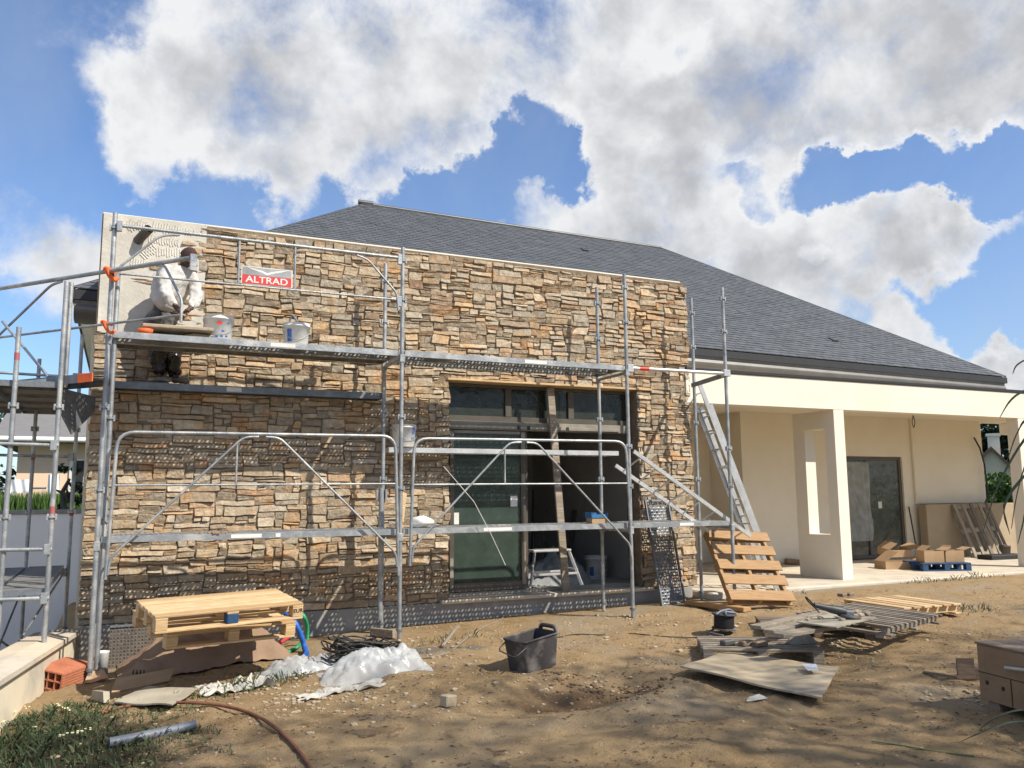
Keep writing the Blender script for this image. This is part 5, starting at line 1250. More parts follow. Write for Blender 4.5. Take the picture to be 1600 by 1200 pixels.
# ------------------------------------------------------------------ weathered timber at the right
W1, W2, W3 = PZ(1099, 1014, -.02), PZ(1288, 1017, -.02), PZ(1136, 996, -.02)
wp = pallet((W2-W1).length, min(.8, (W3-W1).length), 'weathered grey slatted pallet with a rag on it, nearest the plywood sheet', WOOD_G, 7, .14, 'weathered timber pallets', seed=7, bw=.05)
orient(wp, Vector((W1.x, W1.y, gh(W1.x, W1.y)-.005)), Vector((W2.x-W1.x, W2.y-W1.y, .0)), Vector((W3.x-W1.x, W3.y-W1.y, 0)))
ztop = gh(W1.x, W1.y)+.136
def on_z(px, py, z): return PZ(px, py, z)
q = on_z(1252, 1004, ztop); b = MB(); b.smooth = True
b.grid(heap_fn(q.x, q.y, .16, .10, .10, 3.3, ztop), 26, 18); tag(b.build('rag', M("stiff_grey_cloth", (.28, .26, .21), (.2, .185, .15), 8, .95, 0, .4, 30), loc=q, recalc=False), 'stiff grey cloth lying on the slatted pallet', 'rag')
for (px, py, lab) in ((1137, 1008, 'grey brick offcut on the left end of the slatted pallet'), (1166, 1009, 'long grey brick on the front of the slatted pallet'), (1188, 1010, 'grey brick offcut in the middle of the slatted pallet')):
    q = on_z(px, py, ztop); b = MB(); b.box(-.07, .07, -.04, .04, 0, .05, .01); o = b.build('brick', WOOD_D if px > 1160 else PVC_D); o.location = q; o.rotation_euler = (0, 0, -.2+px*.01 % .3); tag(o, lab, 'brick', 'brick offcuts on the slatted pallet')
sheet_from([G(1063, 1047, .06), G(1283, 1103, .05), G(1311, 1050, .03), G(1139, 1023, .02)], .015, 'plywood_sheet', PLYW, 'large stained plywood sheet lying flat on the soil', 'plywood', .02, .035, 5, 24)
sheet_from([G(1262, 1050, .10), G(1279, 1050, .10), G(1275, 1040, .10), G(1253, 1040, .10)], .004, 'paper_card', M("white_card", (.55, .57, .60), (.45, .47, .5), 4, .6), 'small pale card lying on the plywood sheet', 'card', .01, .004, 5, 3)
sheet_from([G(1165, 1098), G(1198, 1094), G(1185, 1087, .02), G(1170, 1090, .02)], .004, 'paper_scrap', PLAST, 'pale paper scrap at the front edge of the plywood', 'paper', .01, .01, 7, 4)
# low pallet under three boards
U1, U2, U3 = G(1183, 1000), G(1330, 1001), G(1200, 978)
bp_ = pallet(1.1, .85, 'low damp pallet under the three loose boards and the grinder', WOOD_D, 5, .125, 'weathered timber pallets', seed=9)
orient(bp_, Vector((U1.x+.1, U1.y, gh(U1.x, U1.y)-.0)), Vector((U2.x-U1.x, U2.y-U1.y, 0)), Vector((0, 1, 0)))
for i, (pa, pb, lab) in enumerate((((1180, 980), (1290, 957), 'uppermost of the three loose boards behind the slatted pallet'), ((1200, 987), (1262, 974), 'middle of the three loose boards behind the slatted pallet'), ((1216, 993), (1300, 979), 'lowest of the three loose boards behind the slatted pallet'))):
    a, c_ = PZ(*pa, .165), PZ(*pb, .19); b = MB(); b.bar(a, c_, .13, .035, .004); tag(b.build('board', WOOD_G, loc=a), lab, 'board', 'three loose boards')
# dusty plate with the angle grinder
zg = .225
gp = sheet_from([PZ(1246, 973, zg), PZ(1308, 983, zg), PZ(1369, 967, zg), PZ(1296, 961, zg)], .012, 'dusty_plate', BOARDG, 'dusty flat plate carrying the angle grinder', 'plate', 0, .01, 2, 8)
gd = thing('angle_grinder', (0, 0, 0), 'dark grey angle grinder resting on the dusty plate', 'grinder')
b = MB(); b.tube([(-.25, 0, .12), (-.2, 0, .115), (-.13, 0, .105), (-.05, 0, .095), (.06, 0, .085), (.13, 0, .075)], [.026, .03, .032, .046, .05, .038], 16); b.build('motor_body', M("dark_grey_plastic", (.05, .052, .06), (.03, .03, .036), 6, .5), gd)
b = MB(); b.box(.10, .20, -.045, .045, .03, .10, .012); b.tube([(.15, .03, .07), (.15, .17, .08)], .017, 10); b.build('gear_head', PVC, gd)
b = MB(); b.T = Matrix.Translation((.16, 0, .022)); b.lathe([(.001, 0), (.115, 0), (.115, .003), (.001, .003)], 32); b.build('cutting_disc', STEEL_D, gd)
b = MB(); b.T = Matrix.Translation((.16, 0, .028)); b.lathe([(.125, .0), (.125, .026), (.02, .03)], 20); b.build('disc_guard', PVC_D, gd)
q = PZ(1305, 966, zg+.02); gd.location = q; gd.rotation_euler = (0, .12, -.35); gd.scale = (.85, .85, .85)
hose('cable', [(1276, 951, .38), (1268, 941, .46), (1259, 933, .5), (1263, 940, .4), (1276, 952, .3), (1283, 960, .25)], .008, BLACKR, 'black lead looping from the rear of the grinder', 'cable')
crumbs('rubble', [(lambda p: (p.x, p.y, zg+.012, s_))(PZ(px, py, zg)) for px, py, s_ in ((1282, 969, .03), (1316, 973, .04), (1324, 969, .035), (1335, 968, .05), (1345, 966, .045), (1355, 964, .05), (1340, 963, .06), (1262, 971, .025))], 'chips of stone scattered on the dusty plate', STONEB, 'rubble')
# slatted fence-like panel and the sunlit pallet beyond
S1, S2, S3 = PZ(1243, 957, .2), PZ(1392, 979, .16), PZ(1281, 935, .2)
sp = pallet((S2-S1).length, min(1.3, (S3-S1).length), 'wide panel of narrow weathered slats lying behind the grinder', WOOD_G, 12, .10, 'weathered timber pallets', seed=12, bw=.055, runners=True, name='slat_panel')
orient(sp, S1-Vector((0, 0, .10)), S2-S1, S3-S1)
K1, K2, K3 = PZ(1413, 950, .12), PZ(1467, 939, .12), PZ(1318, 936, .12)
kp = pallet((K3-K1).length, min(1.1, (K2-K1).length), 'sunlit pale pallet lying farthest right of the timber', WOOD, 6, .12, 'weathered timber pallets', seed=14, runners=True)
orient(kp, Vector((K3.x, K3.y, K3.z-.12)), K1-K3, K2-K1)
for (px, py, lab) in ((1316, 932, 'left of two dark chocks on the sunlit pallet'), (1327, 931, 'right of two dark chocks on the sunlit pallet')):
    q = PZ(px, py, .125); b = MB(); b.box(-.06, .06, -.04, .04, 0, .04, .006); o = b.build('chock', WOOD_D); o.location = q; o.rotation_euler = (0, 0, .3); tag(o, lab, 'chock')
crumbs('rubble', [(lambda p: (p.x, p.y, p.z, .03+.02*((px*7) % 3)))(G(px, py)) for px, py in ((1396, 962), (1402, 966), (1410, 960), (1408, 964), (1420, 957), (1390, 968))], 'broken stone chips beside the slat panel end', STONEB, 'rubble')
b = MB(); b.box(-.09, .09, -.06, .06, 0, .055, .008); o = b.build('paving_block', CONC); o.location = G(1373, 996); o.rotation_euler = (0, 0, .5); tag(o, 'pale grey paving block on the soil right of the boards', 'block')
# leaning orange pallet
E1 = PZ(1139, 943, .03)
lp = pallet(.92, 1.12, 'brown five-board pallet leaning skewed towards the ladder foot', WOOD_B, 5, .12, None, seed=16, bw=.155, runners=True)
x_ = Vector((.98, -.197, -.055)).normalized(); y_ = Vector((.75, -.66, 0))*-.42+Vector((.66, .75, 0))*.5+Vector((0, 0, .74)); z_ = x_.cross(y_).normalized(); y_ = z_.cross(x_)
lp.matrix_world = Matrix(((x_.x, y_.x, z_.x, E1.x-z_.x*.03), (x_.y, y_.y, z_.y, E1.y-z_.y*.03), (x_.z, y_.z, z_.z, E1.z-.02), (0, 0, 0, 1)))
a, c_ = G(1075, 945), G(1168, 957); b = MB(); b.bar(a+Vector((0, 0, .03)), c_+Vector((0, 0, .035)), .14, .055, .005); tag(b.build('sole_plank', WOOD_A, loc=a), 'thick plank on the ground under the right scaffold posts', 'plank')
# crate at the right edge
CRATE = M("brown_crate_board", (.30, .195, .115), (.235, .15, .085), 4, .85, 0, .2, 30)
cr = thing('crate', (0, 0, 0), 'large brown wooden crate on pallet feet at the right edge', 'crate')
CA, CB_, CC = PZ(1525, 1003, .33), PZ(1600, 1019, .33), PZ(1600, 988, .33)
cl, cw, chh = 1.0, .8, .40
b = MB(); b.box(0, cl, 0, cw, 0, chh-.012, .004); b.build('body', CRATE, cr)
for k in range(5):
    b = MB(); b.box(-.01, cl+.01, -.008+k*cw/5, -.012+(k+1)*cw/5, chh-.012, chh+.004, .003); b.build('lid_board', WOOD_D, cr)
for (x, z) in ((.075, .13), (.215, .115)):
    b = MB(); b.prism([(x-.012, -.004, z-.012), (x+.012, -.004, z-.014), (x+.014, -.004, z+.012), (x-.008, -.004, z+.014)], (0, .006, 0)); b.build('hand_hole', BLACKM, cr)
b = MB(); b.box(.285, .292, -.003, .002, .01, .19); b.box(.002, cl, -.003, .002, .192, .197); b.build('seam', BLACKM, cr)
for x in (.0, .42, .86):
    b = MB(); b.box(x+.06, x+.16, .01, cw-.01, -.10, -.001, .004); b.build('foot', WOOD_D, cr)
b = MB(); b.box(0, cl, .01, .11, -.12, -.101, .003); b.box(0, cl, cw-.11, cw-.01, -.12, -.101, .003); b.build('bottom_board', WOOD_D, cr)
b = MB(); b.tube([(.27, -.02, .27), (.55, -.05, .30)], .012, 8); b.build('rope_end', PLAST, cr)
xa = CB_-CA; xa.z = 0; ya = CC-CA; ya.z = 0
orient(cr, Vector((CA.x, CA.y, .33-chh)), xa, ya)
q = G(1497, 1062); b = MB(); b.box(0, .14, 0, .02, 0, .17, .003); b.box(.12, .34, .02, .16, 0, .09, .004); o = b.build('timber_scrap', WOOD_D); o.location = q; o.rotation_euler = (0, .0, -.5); tag(o, 'broken L-shaped piece of brown timber leaning at the crate', 'timber')
a, c_ = G(1443, 1053), G(1497, 1066); b = MB(); b.bar(a+Vector((0, 0, .015)), c_+Vector((0, 0, .04)), .03, .02, .003); tag(b.build('stick', WOOD_D, loc=a), 'thin brown stick pointing left from the crate', 'stick')
hose('twig', [(1362, 1158), (1400, 1163), (1440, 1170), (1480, 1176), (1522, 1181)], .005, M("green_stem", (.20, .23, .10), (.14, .16, .07), 6, .7), 'long pale green twig lying on the foreground soil', 'twig')

# ------------------------------------------------------------------ low garden wall and the neighbours at the left
gw = thing('garden_wall', (-.5, -2, -.35), 'low cream garden wall with a sloping stone coping at the left edge', 'wall')
def gwx(y): return -.575+(y+2.59)*.182
b = MB(); ys = (-6.5, -4.0, -2.62, -1.28, -.10)
for i in range(4):
    y0, y1 = ys[i]+.003, ys[i+1]-.003; z = .085
    b.prism([(gwx(y0)-.42, y0, z-.05), (gwx(y0), y0, z-.05), (gwx(y0), y0, z-.008), (gwx(y0)-.2, y0, z+.014), (gwx(y0)-.42, y0, z-.008)], (gwx(y1)-gwx(y0), y1-y0, 0))
b.build('coping', CONC, gw)
b = MB(); b.prism([(gwx(-6.5)-.37, -6.5, -1.4), (gwx(-6.5)-.045, -6.5, -1.4), (gwx(-6.5)-.045, -6.5, .034), (gwx(-6.5)-.37, -6.5, .034)], (gwx(-.08)-gwx(-6.5), 6.42, 0))
b.build('wall_body', M("stained_cream_render", (.70, .62, .46), (.62, .55, .42), 2.2, .92, 0, .15, 80, c3=(.44, .41, .34), s3=1.5), gw)
rw = thing('boundary_wall', (-4, 6, -1), 'smooth pale grey boundary wall under the hedge on the left', 'wall')
b = MB(); b.box(-9, 3, 6.0, 6.2, -1.6, 1.17, .01); b.build('wall_body', WALLGREY, rw); b = MB(); b.box(-9.02, 3.02, 5.97, 6.23, 1.17, 1.235, .008); b.build('coping', PLINTH, rw)
def leafmat(name, c1, c2, c3):
    m = M(name, c1, c2, 1.4, .6, 0, 0, c3=c3, s3=5, spec=.3, lo=.3, hi=.7)
    p = m.node_tree.nodes['Principled BSDF']; p.inputs['Subsurface Weight'].default_value = 0
    return m
LEAF = leafmat("hedge_leaf", (.075, .14, .03), (.045, .095, .02), (.12, .18, .045))
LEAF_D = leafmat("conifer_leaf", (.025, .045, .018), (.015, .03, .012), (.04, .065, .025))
LEAF_T = leafmat("tree_leaf", (.06, .10, .03), (.04, .075, .02), (.09, .13, .04))
BARK = M("bark", (.14, .105, .075), (.08, .06, .045), 6, .95, 0, .6, 20, stretch=(3, 3, .6))
def leaves(b, n, fn, size, rnd, up=.3):
    vs = []; fs = []
    for _ in range(n):
        p, nr = fn(); d = Vector((rnd.gauss(0, 1), rnd.gauss(0, 1), rnd.gauss(0, 1)+up)).normalized(); d = (d+nr*.5).normalized()
        t = d.orthogonal().normalized(); t = Matrix.Rotation(rnd.uniform(0, 6.3), 3, d) @ t; w = d.cross(t); s_ = size*rnd.uniform(.6, 1.3); k = len(vs)
        vs += [p-t*s_*.5, p+w*s_*.28+d*s_*.06, p+t*s_*.5, p-w*s_*.28+d*s_*.06]; fs.append((k, k+1, k+2, k+3))
    b.add(vs, fs)
rnd = random.Random(20)
hg = thing('hedge', (-4, 17.4, .88), 'bright green clipped hedge showing above the grey boundary wall', 'hedge')
b = MB(); vs = []; fs = []
for _ in range(11000):      # upright shoots of a clipped hedge
    x = rnd.uniform(-8, 4); y = rnd.uniform(17, 17.9); h = rnd.uniform(.5, .80)+.05*noise.noise(V3((x*2, 0, 0))); k = len(vs); dx, dy = rnd.gauss(0, .07), rnd.gauss(0, .06); a = rnd.uniform(0, PI); wx, wy = .03*math.cos(a), .03*math.sin(a); z = .88
    vs += [(x-wx, y-wy, z), (x+wx, y+wy, z), (x+dx, y+dy, z+h)]; fs.append((k, k+1, k+2))
b.add(vs, fs); b.build('foliage', LEAF, hg, recalc=False)
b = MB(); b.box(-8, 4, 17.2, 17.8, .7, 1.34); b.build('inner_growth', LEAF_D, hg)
b = MB(); b.box(-30, 6, 6.2, 19.2, -1.5, .88); o = b.build('raised_lawn', LEAF); tag(o, kind='structure', label='raised garden ground behind the boundary wall', cat='ground')
# peach house
ph = thing('neighbour_house', (-.5, 22, 1), 'peach rendered house with a grey tiled roof behind the hedge', 'house')
PEACH = M("peach_render", (.74, .54, .38), (.71, .515, .36), 1.5, .92, 0, .05, 50)
b = MB(); b.box(-2.75, 7, 20, 28, -.5, 3.32); b.build('wall', PEACH, ph)
b = MB(); b.add([(-3.4, 19.35, 3.27), (7.6, 19.35, 3.27), (7.6, 24, 4.75), (-3.4, 24, 4.75), (7.6, 28.6, 3.27), (-3.4, 28.6, 3.27), (-3.4, 19.35, 3.13), (7.6, 19.35, 3.13), (7.6, 28.6, 3.13), (-3.4, 28.6, 3.13)], [(0, 1, 2, 3), (3, 2, 4, 5), (0, 6, 7, 1), (6, 9, 8, 7), (0, 3, 5, 9, 6), (1, 7, 8, 4, 2)]); b.build('roof', M("grey_roof_tile", (.20, .195, .19), (.15, .145, .14), 4, .85, 0, .3, 30, stretch=(1, 6, 1)), ph, recalc=False)
b = MB(); b.tube([(-3.4, 19.28, 3.22), (7.6, 19.28, 3.22)], .08, 10); b.build('gutter', WALLGREY, ph)
w_ = MB(); w_.box(-1.22, -.35, 19.96, 20.02, 1.62, 2.6); w_ = w_.build('window', BLACKM, ph)
b = MB(); b.box(-1.30, -1.22, 19.93, 20.0, 1.62, 2.64); b.box(-1.22, -.35, 19.93, 20.0, 2.6, 2.66); b.box(-.9, -.35, 19.93, 19.959, 1.62, 2.1); b.build('frame', WHITEP, w_)
b = MB(); b.box(-1.55, -.2, 19.84, 20.0, 1.54, 1.62); b.build('sill', PLINTH, w_)
# drying rack with washing
def far(x, y, z, k=1.44): return (.173+(x-.173)*k, -10.06+(y+10.06)*k, 1.43+(z-1.43)*k)
wl = thing('drying_rack', far(-2.1, 9.5, 1.1), 'clothes rack with its two wings folded out behind the hedge', 'rack')
b = MB(); b.tube([far(-3.0, 9.5, 1.62), far(-1.18, 9.4, 1.63)], .03, 6); b.tube([far(-2.2, 9.4, .5), far(-2.05, 9.4, 1.62)], .02, 6); b.tube([far(-2.0, 9.5, .5), far(-2.15, 9.5, 1.62)], .02, 6); b.build('frame', STEEL_D, wl)
LAUN = M("laundry_white", (.78, .78, .79), (.72, .72, .74), 6, .9)
for (x0_, x1_, z0_, z1_, lab) in ((-2.78, -2.50, 1.45, 1.80, 'white cloth hanging at the left end of the drying rack'), (-2.45, -2.02, 1.53, 1.80, 'white towel hung left of the middle of the drying rack'), (-1.80, -1.42, 1.53, 1.80, 'pale grey towel hung right of the middle of the drying rack'), (-1.15, -.94, 1.25, 1.90, 'pale lilac cloth hanging beyond the right end of the drying rack')):
    b = MB(); b.smooth = True; b.grid(lambda u, v: far(x0_+(x1_-x0_)*u, 9.3+.03*math.sin(u*14+v*2), z0_+(z1_-z0_)*v), 16, 6); tag(b.build('laundry', LAUN, loc=far((x0_+x1_)/2, 9.3, z0_), recalc=False), lab, 'laundry', 'washing hung out to dry')
def tree(name, x, y, z0, H, rw_, hz, n, size, mat, label, group=None, flat=.5, trunk=.16, seed=1, clear=.25, cone=0, uni=False):
    root = thing(name, (x, y, z0), label, 'tree', group); rnd = random.Random(seed)
    b = MB(); top = H*.86; pts = [(x+.15*math.sin(k*1.3+seed)*(k/6), y+.12*math.cos(k*1.7+seed)*(k/6), z0+top*k/6) for k in range(7)]
    b.tube(pts, [trunk*(1-.13*k) for k in range(7)], 9)
    for k in range(14):
        t = rnd.uniform(clear+.05, .8); p = V3(pts[0]).lerp(V3(pts[-1]), t); a = rnd.uniform(0, 6.3); l_ = rw_*rnd.uniform(.5, .9)
        q = p+V3((math.cos(a)*l_, math.sin(a)*l_, l_*.55)); b.tube([p, p.lerp(q, .5)+V3((0, 0, .06*l_)), q], [trunk*.35, trunk*.22, .012], 6)
    b.build('trunk', BARK, root)
    clumps = []
    zc0, zc1 = H*clear, H
    for _ in range(int(hz)):
        u = rnd.random(); zz = zc0+(zc1-zc0)*u; prof = (1-u)**.8 if cone else min(1, (1-abs(2*u-1)**(1/flat))**.5+.12)
        a = rnd.uniform(0, 6.3); rr = rw_*prof*math.sqrt(rnd.uniform(.1, 1)); clumps.append((V3((x+rr*math.cos(a), y+rr*math.sin(a), z0+zz)), rw_*rnd.uniform(.16, .34)))
    def fn():
        if uni:
            u = rnd.random()**.9; a = rnd.uniform(0, 6.3); rr = rw_*math.sqrt(rnd.random())*(1 if u < .93 else 1-(u-.93)*4); return V3((x+rr*math.cos(a), y+rr*math.sin(a), z0+zc0+(zc1-zc0)*u)), V3((0, 0, 0))
        c0, r = rnd.choice(clumps); d = V3((rnd.gauss(0, 1), rnd.gauss(0, 1), rnd.gauss(0, .75))).normalized(); return c0+d*r*rnd.uniform(.45, 1.05), d
    b = MB(); leaves(b, n, fn, size, rnd); b.build('crown', mat, root, recalc=False)
    return root
tree('conifer', -6.4, 29, 0, 6.5, 2.6, 60, 5000, .3, LEAF_D, 'dark evergreen tree left of the peach house', cone=0, seed=3, clear=.05)
tree('shrub', -1.0, 13.5, 0, 2.2, .45, 26, 1500, .12, LEAF_D, 'dark shrub at the right corner of the peach house by the stone wall', seed=5, clear=.02)

# ------------------------------------------------------------------ porch things
def slab_z(px, py, z=.045): return PZ(px, py, z)
lw = thing('terrace_wall', (17, 2.5, .05), 'low bare brown wall at the back of the porch behind the leaning pallet', 'wall')
b = MB(); b.box(15.60, 18.75, 2.42, 2.62, -.3, 1.155, .012); b.build('wall_body', CREAM_B, lw)
def carton(px, py, L, W, H, rz, label, mat=CARD, flaps=True, tilt=0.):
    root = thing('carton', (0, 0, 0), label, 'box', 'cardboard boxes on the porch'); t = .006
    b = MB(); b.box(-L/2, L/2, -W/2, -W/2+t, 0, H); b.box(-L/2, L/2, W/2-t, W/2, 0, H); b.box(-L/2, -L/2+t, -W/2+t, W/2-t, 0, H); b.box(L/2-t, L/2, -W/2+t, W/2-t, 0, H); b.box(-L/2+t, L/2-t, -W/2+t, W/2-t, 0, t); b.build('body', mat, root)
    if flaps:
        for (p, q, ang) in (((-L/2, 0), 'x', 35), ((L/2, 0), 'x', -20)):
            b = MB(); sx = 1 if p[0] < 0 else -1; a = math.radians(abs(ang)); l_ = L*.42
            b.prism([(p[0], -W/2, H), (p[0]+sx*l_*math.cos(a)*(-1 if ang < 0 else 1), -W/2, H+l_*math.sin(a)), (p[0]+sx*l_*math.cos(a)*(-1 if ang < 0 else 1), W/2, H+l_*math.sin(a)), (p[0], W/2, H)], (.004, 0, .006)); b.build('flap', mat, root)
    q = slab_z(px, py); root.location = q; root.rotation_euler = (tilt, 0, rz); return root
c1 = carton(1405, 888, .72, .4, .13, -.35, 'flat open cardboard box on the porch left of the blue pallet')
c2 = carton(1398, 880, .5, .34, .14, -.2, 'crushed cardboard carton with raised flaps lying on the flat box', CARD, True, .15); c2.location.z += .15
bpz = pallet(.88, .7, 'small blue painted pallet on the porch floor', BLUEPAL, 5, .14, None, seed=31, name='pallet'); q = slab_z(1443, 893); orient(bpz, q, Vector((.93, -.36, 0)), Vector((.36, .93, 0)))
for (dx, dy, L, W, H, lab) in ((.26, .22, .36, .28, .20, 'torn brown carton on the left of the blue pallet'), (.68, .28, .34, .26, .20, 'brown carton on the right of the blue pallet')):
    c_ = carton(1450, 880, L, W, H, -.37, lab, CARD, True); c_.location = q+Vector((.93*dx+.36*dy, -.36*dx+.93*dy, .142))
V1, V2, V3_ = PY(1460, 872, 2.0), PY(1532, 874, 2.0), PY(1442, 797, 2.40)
lp2 = pallet(1.15, 1.1, 'grey-brown pallet leaning on the low brown wall of the porch', WOOD_G, 5, .11, None, seed=33, bw=.09)
x_ = Vector((1, -.04, 0)).normalized(); y_ = Vector((-.28, .40, 1.0)).normalized(); y_ = (y_-x_*y_.dot(x_)).normalized(); z_ = x_.cross(y_); y_ = Vector((-.12, .38, 1.0))
x_ = Vector((1, -.02, .03)).normalized(); y_ = (y_-x_*y_.dot(x_)).normalized(); z_ = x_.cross(y_)
# boards stand upright: the pallet's long axis points up the wall
O_ = Vector((16.42, 2.05, .06))
lp2.matrix_world = Matrix(((y_.x, -x_.x, z_.x, O_.x+x_.x*1.05), (y_.y, -x_.y, z_.y, O_.y+x_.y*1.05), (y_.z, -x_.z, z_.z, O_.z), (0, 0, 0, 1)))
b = MB(); a, c_ = PY(1432, 858, 2.35), PY(1420, 792, 2.68); b.tube([a, c_], .014, 7); tag(b.build('iron_bar', BLACKR, loc=a), 'thin dark bar leaning in the corner right of the porch door', 'bar')
q = slab_z(1216, 876); b = MB(); b.smooth = True; b.grid(heap_fn(q.x, q.y+.1, .75, .45, .42, 8.2, .045), 34, 26); tag(b.build('plastic_sheet', SHEET, loc=q, recalc=False), 'big crumpled clear plastic heap on the porch left of the first pier', 'sheet')
b = MB(); b.smooth = True; b.grid(heap_fn(q.x-.15, q.y-.1, .38, .22, .24, 6.6, .045), 26, 20); tag(b.build('red_sacking', M("pink_red_plastic", (.55, .11, .09), (.62, .30, .26), 5, .6), loc=q, recalc=False), 'pinkish red plastic sacking in the clear plastic heap on the porch', 'sacking')
q = slab_z(1242, 882); b = MB(); b.box(-.18, .18, -.1, .1, 0, .1, .02); o = b.build('carton_offcut', KRAFT); o.location = q; o.rotation_euler = (0, .1, -.5); tag(o, 'brown box remnant at the foot of the first porch pier', 'box')
q = slab_z(1570, 873); b = MB(); b.box(-.55, .45, -.18, .18, 0, .09, .01); o = b.build('black_profile', BLACKM); o.location = q; o.rotation_euler = (0, 0, -.1); tag(o, 'long black plastic profile lying by the right porch pier', 'profile')
q = slab_z(1587, 872); b = MB(); b.lathe([(.001, 0), (.11, 0), (.13, .2), (.135, .2), (.135, .22), (.12, .22), (.1, .01)], 18); o = b.build('small_pot', PVC_D); o.location = q+Vector((.3, .45, 0)); tag(o, 'small dark pot behind the right porch pier', 'pot')
b = MB(); p = PY(1427, 655, 1.2); p.z = 2.985; b.tube(arc([p, p+Vector((0, 0, -.13)), p+Vector((-.045, 0, -.24)), p+Vector((0, 0, -.36)), p+Vector((.045, 0, -.24)), p+Vector((.004, 0, -.12))], .04), .008, 6); tag(b.build('wire_loop', BLACKR, loc=p), 'loop of black wire hanging from the porch ceiling', 'wire')
b = MB(); pts = [PY(x, y, 2.55) for x, y in ((1522, 684), (1531, 700), (1538, 725), (1542, 755), (1543, 778), (1538, 788))]; b.tube(pts, .018, 7); tag(b.build('cable_tail', BLACKR, loc=pts[0]), 'thick black cable bowing down the right end of the porch wall', 'cable')

# ------------------------------------------------------------------ green beyond the porch
tree('broadleaf_tree', 52, 24, -.5, 6.6, 4, 90, 9000, .42, LEAF_D, 'tall dark tree behind the gabled house, seen through the right pier', seed=8, clear=.1, trunk=.3)
tree('broadleaf_tree', 46, 27, -.5, 6.8, 4, 90, 9000, .42, LEAF_D, 'second dark tree further left behind the gabled house', seed=9, clear=.1, trunk=.3)
h2 = thing('gable_house', (38, 16.5, 0), 'distant pale gabled house with a chimney seen through the pier opening', 'house')
c0 = CAM+ray(1551, 735)*44; c0.z = 0
b = MB(); b.T = Matrix.Translation((c0.x, c0.y, 0)) @ Matrix.Rotation(math.radians(-52), 4, 'Z')
b.prism([(-1.3, 0, -.5), (1.3, 0, -.5), (1.3, 0, 2.0), (0, 0, 3.6), (-1.3, 0, 2.0)], (0, 5, 0)); b.build('wall', M("pale_render", (.62, .54, .42), (.58, .5, .39), 2, .9), h2)
b = MB(); b.T = Matrix.Translation((c0.x, c0.y, 0)) @ Matrix.Rotation(math.radians(-52), 4, 'Z')
for s_ in (-1, 1): b.prism([(0, -.25, 3.75), (s_*1.65, -.25, 1.75), (s_*1.65, -.25, 1.62), (0, -.25, 3.6)], (0, 5.5, 0))
rf = b.build('roof', M("brown_tile", (.16, .10, .075), (.11, .07, .05), 5, .85, 0, .3, 30), h2)
b = MB(); b.T = Matrix.Translation((c0.x, c0.y, 0)) @ Matrix.Rotation(math.radians(-52), 4, 'Z'); b.box(-.05, .5, 1.2, 1.75, 3.0, 4.35); b.box(-.12, .57, 1.13, 1.82, 4.35, 4.5); b.build('chimney', CREAM, rf)
def hedge_row(x, y, dx, dy, n, h, label, seed):
    root = thing('hedge', (x, y, 0), label, 'hedge'); rnd = random.Random(seed); L_ = math.hypot(dx, dy); u = V3((dx/L_, dy/L_, 0)); w = V3((-u.y, u.x, 0)); b = MB()
    def fn():
        t = rnd.uniform(0, L_); s_ = rnd.uniform(-.8, .8); z = h*(1+.22*noise.noise(V3((t*.7, s_, seed))))*rnd.uniform(.05, 1)**.5*(1-.25*s_*s_)
        return V3((x, y, 0))+u*t+w*s_+V3((0, 0, z)), V3((0, 0, .4))
    leaves(b, n, fn, .26, rnd); b.build('foliage', LEAF, root, recalc=False)
p = CAM+ray(1530, 757)*34; hedge_row(p.x, p.y, 6, -8, 6000, 2.0, 'leafy green hedge in front of the distant gabled house', 3)

# ------------------------------------------------------------------ strap-leaved plants close at the right
def strap(b, pts, w):
    pts = [V3(p) for p in pts]; out = []
    for i in range(len(pts)-1):
        a, b_, c_, d = pts[max(i-1, 0)], pts[i], pts[i+1], pts[min(i+2, len(pts)-1)]
        for k in range(5): t = k/5; out.append(.5*((2*b_)+(c_-a)*t+(2*a-5*b_+4*c_-d)*t*t+(3*b_-a-3*c_+d)*t**3))
    out.append(pts[-1]); n = len(out); vs = []; fs = []
    for i, p in enumerate(out):
        t = i/(n-1); d = (out[min(i+1, n-1)]-out[max(i-1, 0)]).normalized(); s_ = d.cross(V3((0, 0, 1)));  s_ = s_.normalized() if s_.length > .05 else V3((1, 0, 0)); up = s_.cross(d)
        ww = w*(.5+1.6*t*(1-t)+.5*(1-t))*(1-t**6)*.75+.0005
        vs += [p-s_*ww+up*ww*.35, p, p+s_*ww+up*ww*.35, p-up*.0015]
        if i: k = 4*i; fs += [(k-4, k-3, k+1, k), (k-3, k-2, k+2, k+1), (k-2, k-1, k+3, k+2), (k-1, k-4, k, k+3)]
    b.smooth = True; b.add(vs, fs); b.smooth = False
YUC = M("yucca_leaf", (.10, .12, .055), (.06, .075, .03), 3, .5, 0, 0, spec=.4)
